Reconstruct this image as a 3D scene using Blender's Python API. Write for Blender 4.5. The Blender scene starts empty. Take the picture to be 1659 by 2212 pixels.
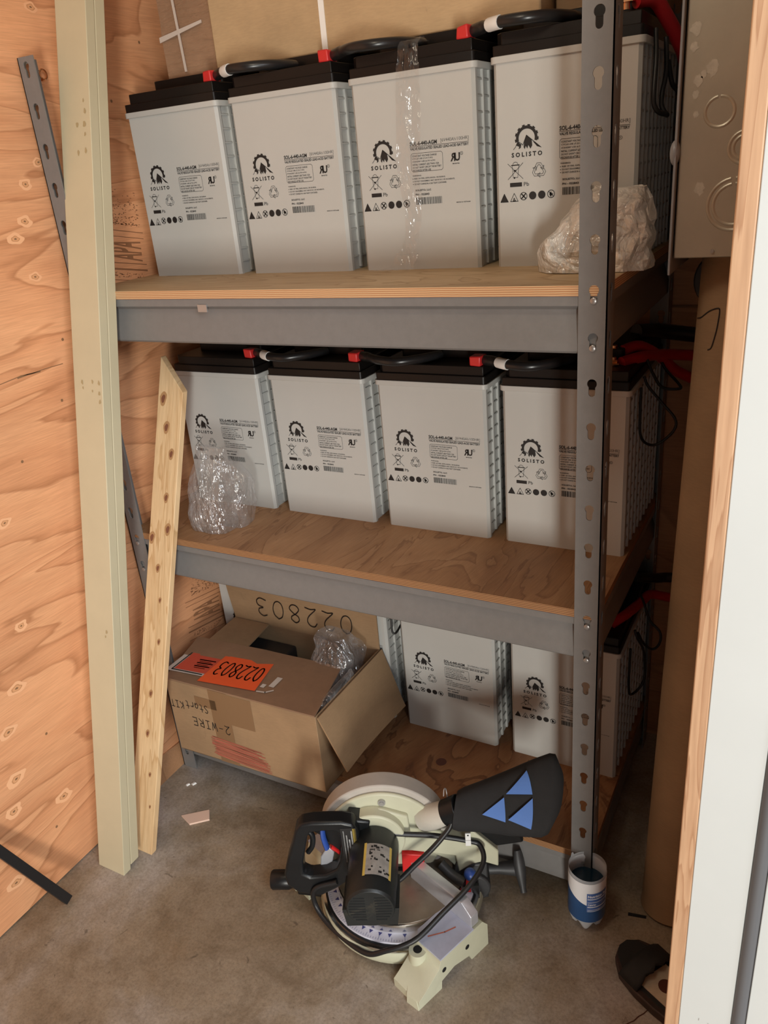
import bpy, bmesh, math, random
from mathutils import Vector, Matrix, noise as mnoise
C = bpy.context.scene.collection
sc = bpy.context.scene
V = Vector
# ------------------------------------------------------------------ camera
cam = bpy.data.cameras.new('camera'); co = bpy.data.objects.new('camera', cam); C.objects.link(co)
co.location = (0.3024, -1.2861, 1.5713)
co.rotation_mode = 'XYZ'; co.rotation_euler = (1.1581, 0.0854, 0.4883)
cam.sensor_fit = 'HORIZONTAL'; cam.sensor_width = 36.0; cam.lens = 1701.76/1659*36.0
cam.clip_start = 0.01; cam.clip_end = 50
sc.camera = co
# ------------------------------------------------------------------ light
w = bpy.data.worlds.new('world'); sc.world = w; w.use_nodes = True
w.node_tree.nodes['Background'].inputs[0].default_value = (0.85, 0.92, 1.0, 1)
w.node_tree.nodes['Background'].inputs[1].default_value = 0.5
def area(name, loc, target, sx, sy, power, col):
    l = bpy.data.lights.new(name, 'AREA'); l.shape = 'RECTANGLE'; l.size = sx; l.size_y = sy
    l.energy = power; l.color = col
    o = bpy.data.objects.new(name, l); C.objects.link(o); o.location = loc
    o.rotation_euler = (V(target) - V(loc)).to_track_quat('-Z', 'Y').to_euler()
    return o
area('doorway_daylight', (1.95, -4.30, 0.40), (-0.6, 0.1, 0.75), 0.50, 1.4, 185, (1.0, 0.975, 0.90))
area('doorway_skylight', (1.9, -1.75, 2.5), (-0.4, -0.3, 0.4), 1.3, 1.3, 95, (0.88, 0.94, 1.0))
lb = bpy.data.lights.new('warm_overhead_fill', 'POINT'); lb.energy = 11; lb.color = (1.0, 0.87, 0.68); lb.shadow_soft_size = 0.12  # unseen warm fill added overhead; no ceiling bulb hangs there
lo = bpy.data.objects.new('warm_overhead_fill', lb); C.objects.link(lo); lo.location = (-0.25, -0.75, 2.25)
vs = sc.view_settings
vs.view_transform = 'Standard'; vs.look = 'None'; vs.gamma = 1.0; vs.use_curve_mapping = False
vs.exposure = -0.36

# ------------------------------------------------------------------ helpers
def tag(o, label=None, cat=None, group=None, kind=None):
    if label: o['label'] = label
    if cat: o['category'] = cat
    if group: o['group'] = group
    if kind: o['kind'] = kind
    return o
def thing(name, label, cat, loc=(0, 0, 0), group=None):
    o = bpy.data.objects.new(name, None); C.objects.link(o); o.location = loc
    o.empty_display_size = 0.05
    return tag(o, label, cat, group)
def wloc(p):
    t = V((0, 0, 0))
    while p is not None:
        t += p.location; p = p.parent
    return t
def build(name, bm, mats, parent=None, bevel=0.0, sharp=40, segs=2, solid=0.0):
    """link bm (written in world coordinates) as one mesh object under parent"""
    if parent is not None:
        bmesh.ops.translate(bm, verts=bm.verts, vec=-wloc(parent))
    bmesh.ops.recalc_face_normals(bm, faces=bm.faces)
    me = bpy.data.meshes.new(name); bm.to_mesh(me); bm.free()
    if not isinstance(mats, (list, tuple)): mats = [mats]
    for m in mats: me.materials.append(m)
    if sharp:
        for p in me.polygons: p.use_smooth = True
        me.set_sharp_from_angle(angle=math.radians(sharp))
    o = bpy.data.objects.new(name, me); C.objects.link(o)
    if parent is not None: o.parent = parent
    if solid:
        s = o.modifiers.new('solidify', 'SOLIDIFY'); s.thickness = solid; s.offset = 0
    if bevel:
        b = o.modifiers.new('bevel', 'BEVEL'); b.width = bevel; b.segments = segs
        b.limit_method = 'ANGLE'; b.angle_limit = math.radians(35); b.harden_normals = False
    return o
def merge(o, bm, mats):
    """add flat marks to the mesh they are printed on"""
    me = o.data; k = len(me.materials)
    if not isinstance(mats, (list, tuple)): mats = [mats]
    t = V((0, 0, 0)); p = o
    while p is not None: t += p.location; p = p.parent
    bmesh.ops.translate(bm, verts=bm.verts, vec=-t)
    for f in bm.faces: f.material_index += k
    tmp = bpy.data.meshes.new('tmp'); bm.to_mesh(tmp); bm.free()
    nb = bmesh.new(); nb.from_mesh(me)
    nb.from_mesh(tmp); nb.to_mesh(me); nb.free(); bpy.data.meshes.remove(tmp)
    for m in mats: me.materials.append(m)
def BM(): return bmesh.new()
def box(bm, x0, x1, y0, y1, z0, z1, mi=0):
    vs_ = [bm.verts.new((x, y, z)) for z in (z0, z1) for y in (y0, y1) for x in (x0, x1)]
    for f in ((0, 2, 3, 1), (4, 5, 7, 6), (0, 1, 5, 4), (2, 6, 7, 3), (0, 4, 6, 2), (1, 3, 7, 5)):
        bm.faces.new([vs_[i] for i in f]).material_index = mi
def obox(bm, o, u, v, n, mi=0):
    o, u, v, n = V(o), V(u), V(v), V(n)
    vs_ = [bm.verts.new(o + a*u + b*v + c*n) for c in (0, 1) for b in (0, 1) for a in (0, 1)]
    for f in ((0, 2, 3, 1), (4, 5, 7, 6), (0, 1, 5, 4), (2, 6, 7, 3), (0, 4, 6, 2), (1, 3, 7, 5)):
        bm.faces.new([vs_[i] for i in f]).material_index = mi
def hexa(bm, bottom, top, mi=0):
    """solid between two polygons with the same number of corners"""
    a = [bm.verts.new(p) for p in bottom]; b = [bm.verts.new(p) for p in top]
    n = len(a)
    bm.faces.new(a[::-1]).material_index = mi; bm.faces.new(b).material_index = mi
    for i in range(n):
        bm.faces.new((a[i], a[(i+1) % n], b[(i+1) % n], b[i])).material_index = mi
def prism(bm, poly, o, U, W, N, d, mi=0):
    """polygon poly in the (U,W) frame at o, thick d along N"""
    o, U, W, N = V(o), V(U), V(W), V(N)
    bot = [o + U*a + W*b for a, b in poly]
    hexa(bm, bot, [p + N*d for p in bot], mi)
def frame_of(d):
    d = V(d).normalized()
    a = V((0, 0, 1)) if abs(d.z) < 0.9 else V((1, 0, 0))
    u = d.cross(a).normalized(); return u, d.cross(u).normalized()
def cyl(bm, p0, p1, r0, r1=None, seg=24, cap=True, mi=0, prof=None):
    p0, p1 = V(p0), V(p1); r1 = r0 if r1 is None else r1
    u, v = frame_of(p1 - p0)
    prof = prof or [(0, r0), (1, r1)]
    rings = []
    for t, r in prof:
        c = p0.lerp(p1, t)
        rings.append([bm.verts.new(c + (u*math.cos(2*math.pi*i/seg) + v*math.sin(2*math.pi*i/seg))*r) for i in range(seg)])
    for a, b in zip(rings, rings[1:]):
        for i in range(seg):
            bm.faces.new((a[i], a[(i+1) % seg], b[(i+1) % seg], b[i])).material_index = mi
    if cap:
        bm.faces.new(rings[0][::-1]).material_index = mi; bm.faces.new(rings[-1]).material_index = mi
def crom(pts, n=8):
    pts = [V(p) for p in pts]
    if len(pts) < 3: return pts
    P = [pts[0]*2 - pts[1]] + pts + [pts[-1]*2 - pts[-2]]
    out = []
    for i in range(1, len(P)-2):
        a, b, c, d = P[i-1:i+3]
        for k in range(n):
            t = k/n
            out.append(0.5*((2*b) + (c-a)*t + (2*a-5*b+4*c-d)*t*t + (3*b-a-3*c+d)*t**3))
    out.append(pts[-1]); return out
def tube(bm, pts, r, seg=10, n=8, cap=True, mi=0, rfun=None, flat=1.0):
    pts = crom(pts, n) if n else [V(p) for p in pts]
    rings = []; u = None
    for i, p in enumerate(pts):
        d = (pts[min(i+1, len(pts)-1)] - pts[max(i-1, 0)]).normalized()
        if u is None: u, v = frame_of(d)
        else:
            u = (u - d*u.dot(d)).normalized(); v = d.cross(u)
        rr = rfun(i/(len(pts)-1)) if rfun else r
        rings.append([bm.verts.new(p + (u*math.cos(2*math.pi*k/seg) + v*flat*math.sin(2*math.pi*k/seg))*rr) for k in range(seg)])
    for a, b in zip(rings, rings[1:]):
        for k in range(seg):
            bm.faces.new((a[k], a[(k+1) % seg], b[(k+1) % seg], b[k])).material_index = mi
    if cap:
        bm.faces.new(rings[0][::-1]).material_index = mi; bm.faces.new(rings[-1]).material_index = mi
def lathe(bm, prof, c, seg=48, ax='z', mi=0, closed=False):
    c = V(c); rings = []
    for r, h in prof:
        rings.append([bm.verts.new(c + V((r*math.cos(2*math.pi*i/seg), r*math.sin(2*math.pi*i/seg), h))) for i in range(seg)])
    prs = list(zip(rings, rings[1:])) + ([(rings[-1], rings[0])] if closed else [])
    for a, b in prs:
        for i in range(seg):
            bm.faces.new((a[i], a[(i+1) % seg], b[(i+1) % seg], b[i])).material_index = mi
    if not closed:
        for rg in (rings[0][::-1], rings[-1]):
            bm.faces.new(rg).material_index = mi
def sphere(bm, c, r, sc_=(1, 1, 1), seg=16, mi=0):
    d = bmesh.ops.create_uvsphere(bm, u_segments=seg, v_segments=max(6, seg//2), radius=r)
    for v in d['verts']: v.co = V((v.co.x*sc_[0], v.co.y*sc_[1], v.co.z*sc_[2])) + V(c)
    for v in d['verts']:
        for f in v.link_faces: f.material_index = mi
def plate(bm, outer, holes, o, U, W, N, d):
    """flat plate with holes, 2D loops in the (U,W) frame"""
    o, U, W, N = V(o), V(U), V(W), V(N)
    t = bmesh.new(); edges = []
    for lp in [outer] + holes:
        vs_ = [t.verts.new((a, b, 0)) for a, b in lp]
        for i in range(len(vs_)): edges.append(t.edges.new((vs_[i], vs_[(i+1) % len(vs_)])))
    bmesh.ops.triangle_fill(t, edges=edges, use_beauty=True, use_dissolve=False)
    r = bmesh.ops.extrude_face_region(t, geom=t.faces[:])
    for g in r['geom']:
        if isinstance(g, bmesh.types.BMVert): g.co.z = d
    m = {}
    for v in t.verts: m[v] = bm.verts.new(o + U*v.co.x + W*v.co.y + N*v.co.z)
    for f in t.faces: bm.faces.new([m[v] for v in f.verts])
    t.free()
# ---- printing: flat ink shapes laid on a surface
_tc = {}
def text_polys(s, bold=0.0):
    k = (s, bold)
    if k in _tc: return _tc[k]
    cu = bpy.data.curves.new('t', 'FONT'); cu.body = s; cu.offset = bold; cu.resolution_u = 2
    ob = bpy.data.objects.new('t', cu)
    me = ob.to_mesh()
    vs_ = [(v.co.x, v.co.y) for v in me.vertices]; fs = [tuple(p.vertices) for p in me.polygons]
    ob.to_mesh_clear(); bpy.data.objects.remove(ob); bpy.data.curves.remove(cu)
    xs = [v[0] for v in vs_]; ys = [v[1] for v in vs_]
    bb = (min(xs), max(xs), min(ys), max(ys))
    vs_ = [((x-bb[0])/(bb[1]-bb[0]), (y-bb[2])/(bb[3]-bb[2])) for x, y in vs_]
    _tc[k] = (vs_, fs); return _tc[k]
class Ink:
    def __init__(s, o, U, W, N, lift=0.0005):
        s.o, s.U, s.W = V(o) + V(N)*lift, V(U), V(W); s.bm = BM(); s.N = V(N)
    def P(s, a, b): return s.bm.verts.new(s.o + s.U*a + s.W*b)
    def poly(s, pts, mi=0): s.bm.faces.new([s.P(*p) for p in pts]).material_index = mi
    def rect(s, a0, a1, b0, b1, mi=0): s.poly([(a0, b0), (a1, b0), (a1, b1), (a0, b1)], mi)
    def line(s, pts, wd, mi=0):
        for (a, b), (c, d) in zip(pts, pts[1:]):
            L = math.hypot(c-a, d-b) or 1e-9
            ux, uy = (c-a)/L, (d-b)/L; h = wd/2
            a_, b_, c_, d_ = a-ux*h*.6, b-uy*h*.6, c+ux*h*.6, d+uy*h*.6
            s.poly([(a_-uy*h*-1, b_-ux*h), (c_+uy*h, d_-ux*h), (c_-uy*h, d_+ux*h), (a_-uy*h, b_+ux*h)], mi)
    def text(s, t, a0, a1, b0, b1, bold=0.0, mi=0, fn=None):
        vs_, fs = text_polys(t, bold)
        vv = [s.P(*( (a0+(a1-a0)*x, b0+(b1-b0)*y) if fn is None else fn(a0+(a1-a0)*x, b0+(b1-b0)*y))) for x, y in vs_]
        for f in fs:
            try: s.bm.faces.new([vv[i] for i in f]).material_index = mi
            except ValueError: pass
    def disc(s, a, b, r, mi=0, n=20): s.poly([(a+r*math.cos(6.2832*i/n), b+r*math.sin(6.2832*i/n)) for i in range(n)], mi)
    def ring(s, a, b, r, wd, mi=0, n=20, t0=0, t1=6.2832):
        s.line([(a+r*math.cos(t0+(t1-t0)*i/n), b+r*math.sin(t0+(t1-t0)*i/n)) for i in range(n+1)], wd, mi)
    def onto(s, o, mat): merge(o, s.bm, mat)
    def build(s, name, mat, parent, solid=0.0): return build(name, s.bm, mat, parent, sharp=0, solid=solid)
GL = {  # single-stroke handwriting, unit boxes
 '0': [[(.55,1),(.2,.85),(.03,.5),(.1,.15),(.4,0),(.75,.1),(.97,.45),(.9,.8),(.55,1)]],
 '2': [[(.05,.8),(.3,1),(.7,.98),(.9,.75),(.7,.45),(.05,.02),(.5,.06),(1,.0)]],
 '8': [[(.85,.85),(.5,1),(.15,.85),(.2,.62),(.6,.48),(.92,.25),(.7,.03),(.3,.02),(.06,.22),(.35,.47),(.8,.68),(.85,.85)]],
 '3': [[(.1,.92),(.5,1),(.85,.85),(.8,.62),(.4,.52),(.85,.42),(.95,.18),(.6,0),(.05,.08)]],
 '-': [[(.15,.5),(.85,.5)]],
 'W': [[(0,1),(.22,0),(.5,.75),(.75,0),(1,1)]],
 'I': [[(.1,1),(.9,1)],[(.5,1),(.5,0)],[(.1,0),(.9,0)]],
 'R': [[(.1,0),(.1,1),(.8,.9),(.8,.6),(.1,.5),(.95,0)]],
 'E': [[(.95,1),(.1,1),(.1,0),(.95,0)],[(.1,.5),(.8,.5)]],
 'S': [[(.9,.9),(.4,1),(.1,.75),(.5,.5),(.9,.25),(.5,0),(.05,.1)]],
 't': [[(.4,1),(.4,.1),(.8,0)],[(0,.65),(.9,.65)]],
 'a': [[(.85,.6),(.4,.65),(.1,.3),(.4,0),(.85,.3),(.85,.6),(.9,0)]],
 'r': [[(.15,.62),(.15,0)],[(.15,.4),(.5,.65),(.9,.55)]],
 'T': [[(.05,1),(.95,1)],[(.5,1),(.5,0)]],
 'K': [[(.1,1),(.1,0)],[(.9,1),(.1,.45),(.95,0)]],
}
def hand(ink, s, a0, a1, b0, b1, wd, flip=True, fn=None, gap=.28):
    """handwriting in the box; flip = turned by 180 degrees"""
    n = len(s); cw = 1.0/(n - gap)
    for i, ch in enumerate(s):
        if ch == ' ': continue
        for st in GL[ch]:
            st = [(V((x, y, 0))) for x, y in st]
            st = crom(st, 4) if ch in '0283Sa' else st
            q = []
            for p in st:
                x = (i + p.x*(1-gap))*cw; y = p.y
                if flip: x, y = 1-x, 1-y
                q.append((a0+(a1-a0)*x, b0+(b1-b0)*y))
            if fn: q = [fn(*k) for k in q]
            ink.line(q, wd)
# ------------------------------------------------------------------ materials
def new_mat(name):
    m = bpy.data.materials.new(name); m.use_nodes = True
    nt = m.node_tree; return m, nt, nt.nodes['Principled BSDF'], nt.nodes, nt.links
def rgb(*c): return (c[0], c[1], c[2], 1)
def hx(s):  # sRGB hex to linear
    f = lambda v: (v/12.92 if v <= .04045 else ((v+.055)/1.055)**2.4)
    return tuple(f(int(s[i:i+2], 16)/255) for i in (0, 2, 4))
def ramp(nodes, stops):
    r = nodes.new('ShaderNodeValToRGB'); e = r.color_ramp.elements
    while len(e) > 1: e.remove(e[-1])
    e[0].position = stops[0][0]; e[0].color = rgb(*stops[0][1])
    for p, c in stops[1:]:
        k = e.new(p); k.color = rgb(*c)
    return r
def noise_tex(nodes, links, vec, scale, detail=4, rough=.55, dist=0):
    n = nodes.new('ShaderNodeTexNoise'); n.inputs['Scale'].default_value = scale
    n.inputs['Detail'].default_value = detail; n.inputs['Roughness'].default_value = rough; n.inputs['Distortion'].default_value = dist
    links.new(vec, n.inputs['Vector']); return n
def coords(nodes, links, scale=(1, 1, 1), rot=(0, 0, 0), loc=(0, 0, 0)):
    t = nodes.new('ShaderNodeTexCoord'); m = nodes.new('ShaderNodeMapping')
    m.inputs['Scale'].default_value = scale; m.inputs['Rotation'].default_value = rot; m.inputs['Location'].default_value = loc
    links.new(t.outputs['Object'], m.inputs['Vector']); return m.outputs['Vector']
def math_n(nodes, links, op, a, b=None, c=None):
    n = nodes.new('ShaderNodeMath'); n.operation = op
    for i, x in enumerate((a, b, c)):
        if x is None: continue
        if isinstance(x, (int, float)): n.inputs[i].default_value = x
        else: links.new(x, n.inputs[i])
    return n.outputs[0]
def mixc(nodes, links, fac, a, b, mode='MIX'):
    n = nodes.new('ShaderNodeMix'); n.data_type = 'RGBA'; n.blend_type = mode
    for i, x in ((0, fac), (6, a), (7, b)):
        if isinstance(x, tuple): n.inputs[i].default_value = rgb(*x)
        elif isinstance(x, (int, float)): n.inputs[i].default_value = x
        else: links.new(x, n.inputs[i])
    return n.outputs[2]
def bump(nodes, links, b, h, strength=.2, dist=.002):
    n = nodes.new('ShaderNodeBump'); n.inputs['Strength'].default_value = strength; n.inputs['Distance'].default_value = dist
    links.new(h, n.inputs['Height']); links.new(n.outputs[0], b.inputs['Normal'])
def simple(name, col, rough=.5, metal=0.0, var=.0, vscale=20, bmp=0.0, bscale=200, spec=.5, dirt=None):
    m, nt, b, N, L = new_mat(name)
    b.inputs['Base Color'].default_value = rgb(*col); b.inputs['Roughness'].default_value = rough
    b.inputs['Metallic'].default_value = metal; b.inputs['Specular IOR Level'].default_value = spec
    v = coords(N, L)
    if var or dirt:
        n = noise_tex(N, L, v, vscale, 6, .65)
        r = ramp(N, [(.3, tuple(c*(1-var) for c in col)), (.7, tuple(min(1, c*(1+var)) for c in col))]); L.new(n.outputs[0], r.inputs[0])
        out = r.outputs[0]
        if dirt:
            n2 = noise_tex(N, L, v, dirt[1], 8, .7, .6)
            r2 = ramp(N, [(dirt[2], (0, 0, 0)), (dirt[2]+.14, (1, 1, 1))]); L.new(n2.outputs[0], r2.inputs[0])
            out = mixc(N, L, math_n(N, L, 'MULTIPLY', r2.outputs[0], dirt[3]), out, dirt[0])
        L.new(out, b.inputs['Base Color'])
    if bmp:
        n = noise_tex(N, L, v, bscale, 3, .6); bump(N, L, b, n.outputs[0], bmp, .001)
    return m
def plywood(name, light, mid, dark, nscale=2.2, aniso=(1, .35, 1), freq=9.0, rot=(0, 0, 0), knots=.5, kscale=5.0, rough=.6, contrast=1.0, loc=(0, 0, 0), blotch=.25, warp=.8, detail=2.5):
    m, nt, b, N, L = new_mat(name)
    v = coords(N, L, aniso, rot, loc)
    big = noise_tex(N, L, v, nscale, detail, .45, warp)
    # scattered knots
    vo = N.new('ShaderNodeTexVoronoi'); vo.inputs['Scale'].default_value = kscale; vo.inputs['Randomness'].default_value = 1.0
    nd = noise_tex(N, L, v, 9, 3, .6)
    add = N.new('ShaderNodeVectorMath'); add.operation = 'MULTIPLY_ADD'; L.new(nd.outputs['Color'], add.inputs[0]); add.inputs[1].default_value = (.07, .07, .07); L.new(v, add.inputs[2])
    L.new(add.outputs[0], vo.inputs['Vector'])
    sep = N.new('ShaderNodeSeparateColor'); L.new(vo.outputs['Color'], sep.inputs[0])
    on = math_n(N, L, 'GREATER_THAN', sep.outputs[0], 1.0-knots)
    near = math_n(N, L, 'SUBTRACT', 1.0, math_n(N, L, 'MULTIPLY', vo.outputs['Distance'], 2.2)); near = math_n(N, L, 'MAXIMUM', near, 0.0)
    near = math_n(N, L, 'MULTIPLY', math_n(N, L, 'POWER', near, 3.0), on)
    fld = math_n(N, L, 'ADD', math_n(N, L, 'MULTIPLY', big.outputs[0], freq), math_n(N, L, 'MULTIPLY', near, 2.2))
    fr = math_n(N, L, 'FRACT', fld)
    k = contrast
    mixl = lambda a, c, t: tuple(a[i]*(1-t)+c[i]*t for i in range(3))
    r = ramp(N, [(0, light), (.45, mixl(light, mid, .5*k)), (.82, mixl(light, mid, k)), (.94, mixl(light, dark, k)), (1.0, light)]); L.new(fr, r.inputs[0])
    # fine fibres along the grain
    t2 = N.new('ShaderNodeMapping'); t2.inputs['Scale'].default_value = tuple((40 if a < .9 else 260) for a in aniso); L.new(v, t2.inputs['Vector'])
    fib = noise_tex(N, L, t2.outputs[0], 1.0, 3, .6)
    rf = ramp(N, [(.3, (.86, .83, .80)), (.7, (1.06, 1.05, 1.04))]); L.new(fib.outputs[0], rf.inputs[0])
    c = mixc(N, L, 1.0, r.outputs[0], rf.outputs[0], 'MULTIPLY')
    bl = noise_tex(N, L, v, 3.1, 3, .6); rb = ramp(N, [(.3, (1-blotch, 1-blotch*1.15, 1-blotch*1.25)), (.7, (1.03, 1.03, 1.03))]); L.new(bl.outputs[0], rb.inputs[0])
    c = mixc(N, L, 1.0, c, rb.outputs[0], 'MULTIPLY')
    rk = ramp(N, [(.0, (0, 0, 0)), (.66, (0, 0, 0)), (.80, (1, 1, 1))]); L.new(near, rk.inputs[0])
    c = mixc(N, L, math_n(N, L, 'MULTIPLY', rk.outputs[0], .75), c, tuple(x*.55 for x in dark))
    L.new(c, b.inputs['Base Color']); b.inputs['Roughness'].default_value = rough
    bump(N, L, b, fib.outputs[0], .12, .001)
    return m
def ply_edge(name, a, d, period=.0036, axis=2):
    m, nt, b, N, L = new_mat(name)
    v = coords(N, L)
    s = N.new('ShaderNodeSeparateXYZ'); L.new(v, s.inputs[0])
    nz = noise_tex(N, L, v, 18, 3, .6)
    h = math_n(N, L, 'ADD', math_n(N, L, 'MULTIPLY', s.outputs[axis], 1/period), math_n(N, L, 'MULTIPLY', nz.outputs[0], .55))
    r = ramp(N, [(0, a), (.42, tuple(x*.8 for x in a)), (.5, d), (.92, tuple(x*1.5 for x in d)), (1, a)]); L.new(math_n(N, L, 'FRACT', h), r.inputs[0])
    L.new(r.outputs[0], b.inputs['Base Color']); b.inputs['Roughness'].default_value = .75
    return m
def concrete(name):
    m, nt, b, N, L = new_mat(name)
    v = coords(N, L)
    a = noise_tex(N, L, v, 2.1, 6, .62, .5); r = ramp(N, [(.32, (.205, .145, .085)), (.46, (.295, .235, .165)), (.56, (.355, .305, .25)), (.68, (.43, .39, .36))]); L.new(a.outputs[0], r.inputs[0])
    g = noise_tex(N, L, v, 13, 8, .72, .3); rg = ramp(N, [(.30, (.70, .67, .63)), (.52, (1, 1, 1)), (.75, (1.16, 1.15, 1.15))]); L.new(g.outputs[0], rg.inputs[0])
    c = mixc(N, L, 1.0, r.outputs[0], rg.outputs[0], 'MULTIPLY')
    f = noise_tex(N, L, v, 150, 6, .75); rf = ramp(N, [(.28, (.66, .64, .62)), (.5, (1, 1, 1)), (.78, (1.3, 1.3, 1.3))]); L.new(f.outputs[0], rf.inputs[0])
    c = mixc(N, L, 1.0, c, rf.outputs[0], 'MULTIPLY')
    s = noise_tex(N, L, v, 5.5, 7, .66, 1.4); rs = ramp(N, [(.58, (0, 0, 0)), (.72, (1, 1, 1))]); L.new(s.outputs[0], rs.inputs[0])
    c = mixc(N, L, math_n(N, L, 'MULTIPLY', rs.outputs[0], .5), c, (.135, .090, .050))
    s2 = noise_tex(N, L, v, 27, 4, .55, .9); r2 = ramp(N, [(.685, (0, 0, 0)), (.73, (1, 1, 1))]); L.new(s2.outputs[0], r2.inputs[0])
    c = mixc(N, L, math_n(N, L, 'MULTIPLY', r2.outputs[0], .6), c, (.075, .055, .038))
    L.new(c, b.inputs['Base Color']); b.inputs['Roughness'].default_value = .62
    bump(N, L, b, f.outputs[0], .15, .002)
    return m
def cardboard(name, col, dirt=.35, wrap=False):
    m, nt, b, N, L = new_mat(name)
    v = coords(N, L)
    n = noise_tex(N, L, v, 6, 6, .6); r = ramp(N, [(.3, tuple(c*.82 for c in col)), (.7, tuple(c*1.07 for c in col))]); L.new(n.outputs[0], r.inputs[0])
    f = noise_tex(N, L, coords(N, L, (1, 1, 6)), 60, 2, .5); rf = ramp(N, [(.3, (.95, .95, .95)), (.7, (1.04, 1.04, 1.04))]); L.new(f.outputs[0], rf.inputs[0])
    c = mixc(N, L, 1.0, r.outputs[0], rf.outputs[0], 'MULTIPLY')
    s = noise_tex(N, L, v, 11, 6, .7, .5); rs = ramp(N, [(.66, (0, 0, 0)), (.74, (1, 1, 1))]); L.new(s.outputs[0], rs.inputs[0])
    c = mixc(N, L, math_n(N, L, 'MULTIPLY', rs.outputs[0], dirt), c, tuple(x*.4 for x in col))
    L.new(c, b.inputs['Base Color']); b.inputs['Roughness'].default_value = .4 if wrap else .75
    if wrap:
        wv = noise_tex(N, L, coords(N, L, (5, 5, 26)), 3, 4, .6, .8); bump(N, L, b, wv.outputs[0], .8, .006)
    return m
def film(name, haze=.2, white=(.82, .84, .87), cscale=24, bstr=.9, gloss=.10, edge=.30, base=None, stretch=(1, 1, .45)):
    """thin crumpled clear plastic: mostly clear, a little milky, sharp glints on the creases"""
    m, nt, b, N, L = new_mat(name)
    v = coords(N, L, stretch)
    n = noise_tex(N, L, v, cscale, 4, .55, 1.4)
    n3 = noise_tex(N, L, v, cscale*.55, 3, .5, 1.0)
    rid = math_n(N, L, 'ABSOLUTE', math_n(N, L, 'SUBTRACT', n3.outputs[0], .5))
    rid2 = math_n(N, L, 'ABSOLUTE', math_n(N, L, 'SUBTRACT', n.outputs[0], .5))
    h = math_n(N, L, 'ADD', math_n(N, L, 'MULTIPLY', rid, 3.0), rid2)
    bp_ = N.new('ShaderNodeBump'); bp_.inputs['Strength'].default_value = bstr; bp_.inputs['Distance'].default_value = .02; L.new(h, bp_.inputs['Height'])
    b.inputs['Base Color'].default_value = rgb(*white); b.inputs['Roughness'].default_value = .35
    b.inputs['Subsurface Weight'].default_value = 0; L.new(bp_.outputs[0], b.inputs['Normal'])
    tr = N.new('ShaderNodeBsdfTransparent'); tr.inputs[0].default_value = (.985, .985, .985, 1)
    gl = N.new('ShaderNodeBsdfGlossy'); gl.inputs['Roughness'].default_value = .13; L.new(bp_.outputs[0], gl.inputs['Normal'])
    lw = N.new('ShaderNodeLayerWeight'); lw.inputs[0].default_value = .3
    n2 = noise_tex(N, L, v, cscale*.7, 3, .5, .8)
    rn = ramp(N, [(.42, (0, 0, 0)), (.70, (1, 1, 1))]); L.new(n2.outputs[0], rn.inputs[0])
    f = math_n(N, L, 'ADD', math_n(N, L, 'MULTIPLY', rn.outputs[0], haze), math_n(N, L, 'MULTIPLY', math_n(N, L, 'POWER', lw.outputs['Facing'], 2.0), edge))
    f = math_n(N, L, 'MINIMUM', math_n(N, L, 'ADD', f, haze*.25 if base is None else base), .95)
    m1 = N.new('ShaderNodeMixShader'); L.new(f, m1.inputs[0]); L.new(tr.outputs[0], m1.inputs[1]); L.new(b.outputs[0], m1.inputs[2])
    m2 = N.new('ShaderNodeMixShader'); m2.inputs[0].default_value = gloss; L.new(m1.outputs[0], m2.inputs[1]); L.new(gl.outputs[0], m2.inputs[2])
    L.new(m2.outputs[0], N['Material Output'].inputs['Surface'])
    return m
M = {}
M['ply_wall'] = plywood('ply_wall', (.88, .455, .235), (.76, .35, .168), (.50, .205, .085), 1.9, (1, .36, 1.5), 11, knots=.2, kscale=4.8, contrast=.75, warp=1.0, blotch=.2, detail=4.5)
M['ply_back'] = plywood('ply_back', (.56, .31, .16), (.47, .24, .12), (.33, .16, .08), 2.0, (.4, 1, 1.1), 7, knots=.3, contrast=.6)
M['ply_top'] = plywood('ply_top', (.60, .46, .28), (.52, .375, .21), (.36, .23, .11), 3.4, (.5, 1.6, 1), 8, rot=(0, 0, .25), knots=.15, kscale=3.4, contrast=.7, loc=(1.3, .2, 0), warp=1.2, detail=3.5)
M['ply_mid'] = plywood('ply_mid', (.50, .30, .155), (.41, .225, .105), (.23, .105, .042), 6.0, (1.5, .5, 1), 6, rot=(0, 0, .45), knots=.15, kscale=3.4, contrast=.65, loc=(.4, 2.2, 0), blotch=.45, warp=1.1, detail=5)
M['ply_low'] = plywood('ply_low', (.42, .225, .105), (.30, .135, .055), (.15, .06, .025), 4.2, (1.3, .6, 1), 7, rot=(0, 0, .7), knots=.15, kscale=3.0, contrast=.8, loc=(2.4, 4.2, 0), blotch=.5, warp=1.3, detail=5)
M['ply_edge_top'] = ply_edge('ply_edge_top', (.66, .44, .24), (.34, .16, .07))
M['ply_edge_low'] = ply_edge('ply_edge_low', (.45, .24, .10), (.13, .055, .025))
M['concrete'] = concrete('concrete')
M['white_wall'] = simple('white_wall', (.60, .57, .52), .8)
M['steel'] = simple('steel_powder', (.178, .173, .168), .42, 0, .05, 60, .12, 900)
M['steel_dark'] = simple('steel_inner', (.17, .155, .15), .5, 0, .05, 60, .1, 900)
M['rivet'] = simple('rivet', (.42, .41, .40), .3, .6)
M['case'] = simple('case_grey', (.485, .488, .466), .42, 0, .02, 8, .1, 700)
M['lid'] = simple('lid_black', (.009, .0075, .007), .38, 0, 0, 8, .1, 500, spec=.3)
M['ink'] = simple('ink_black', (.012, .011, .011), .6)
M['cable_black'] = simple('cable_black', (.013, .013, .014), .3)
M['wire_black'] = simple('wire_black', (.010, .010, .010), .45)
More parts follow.
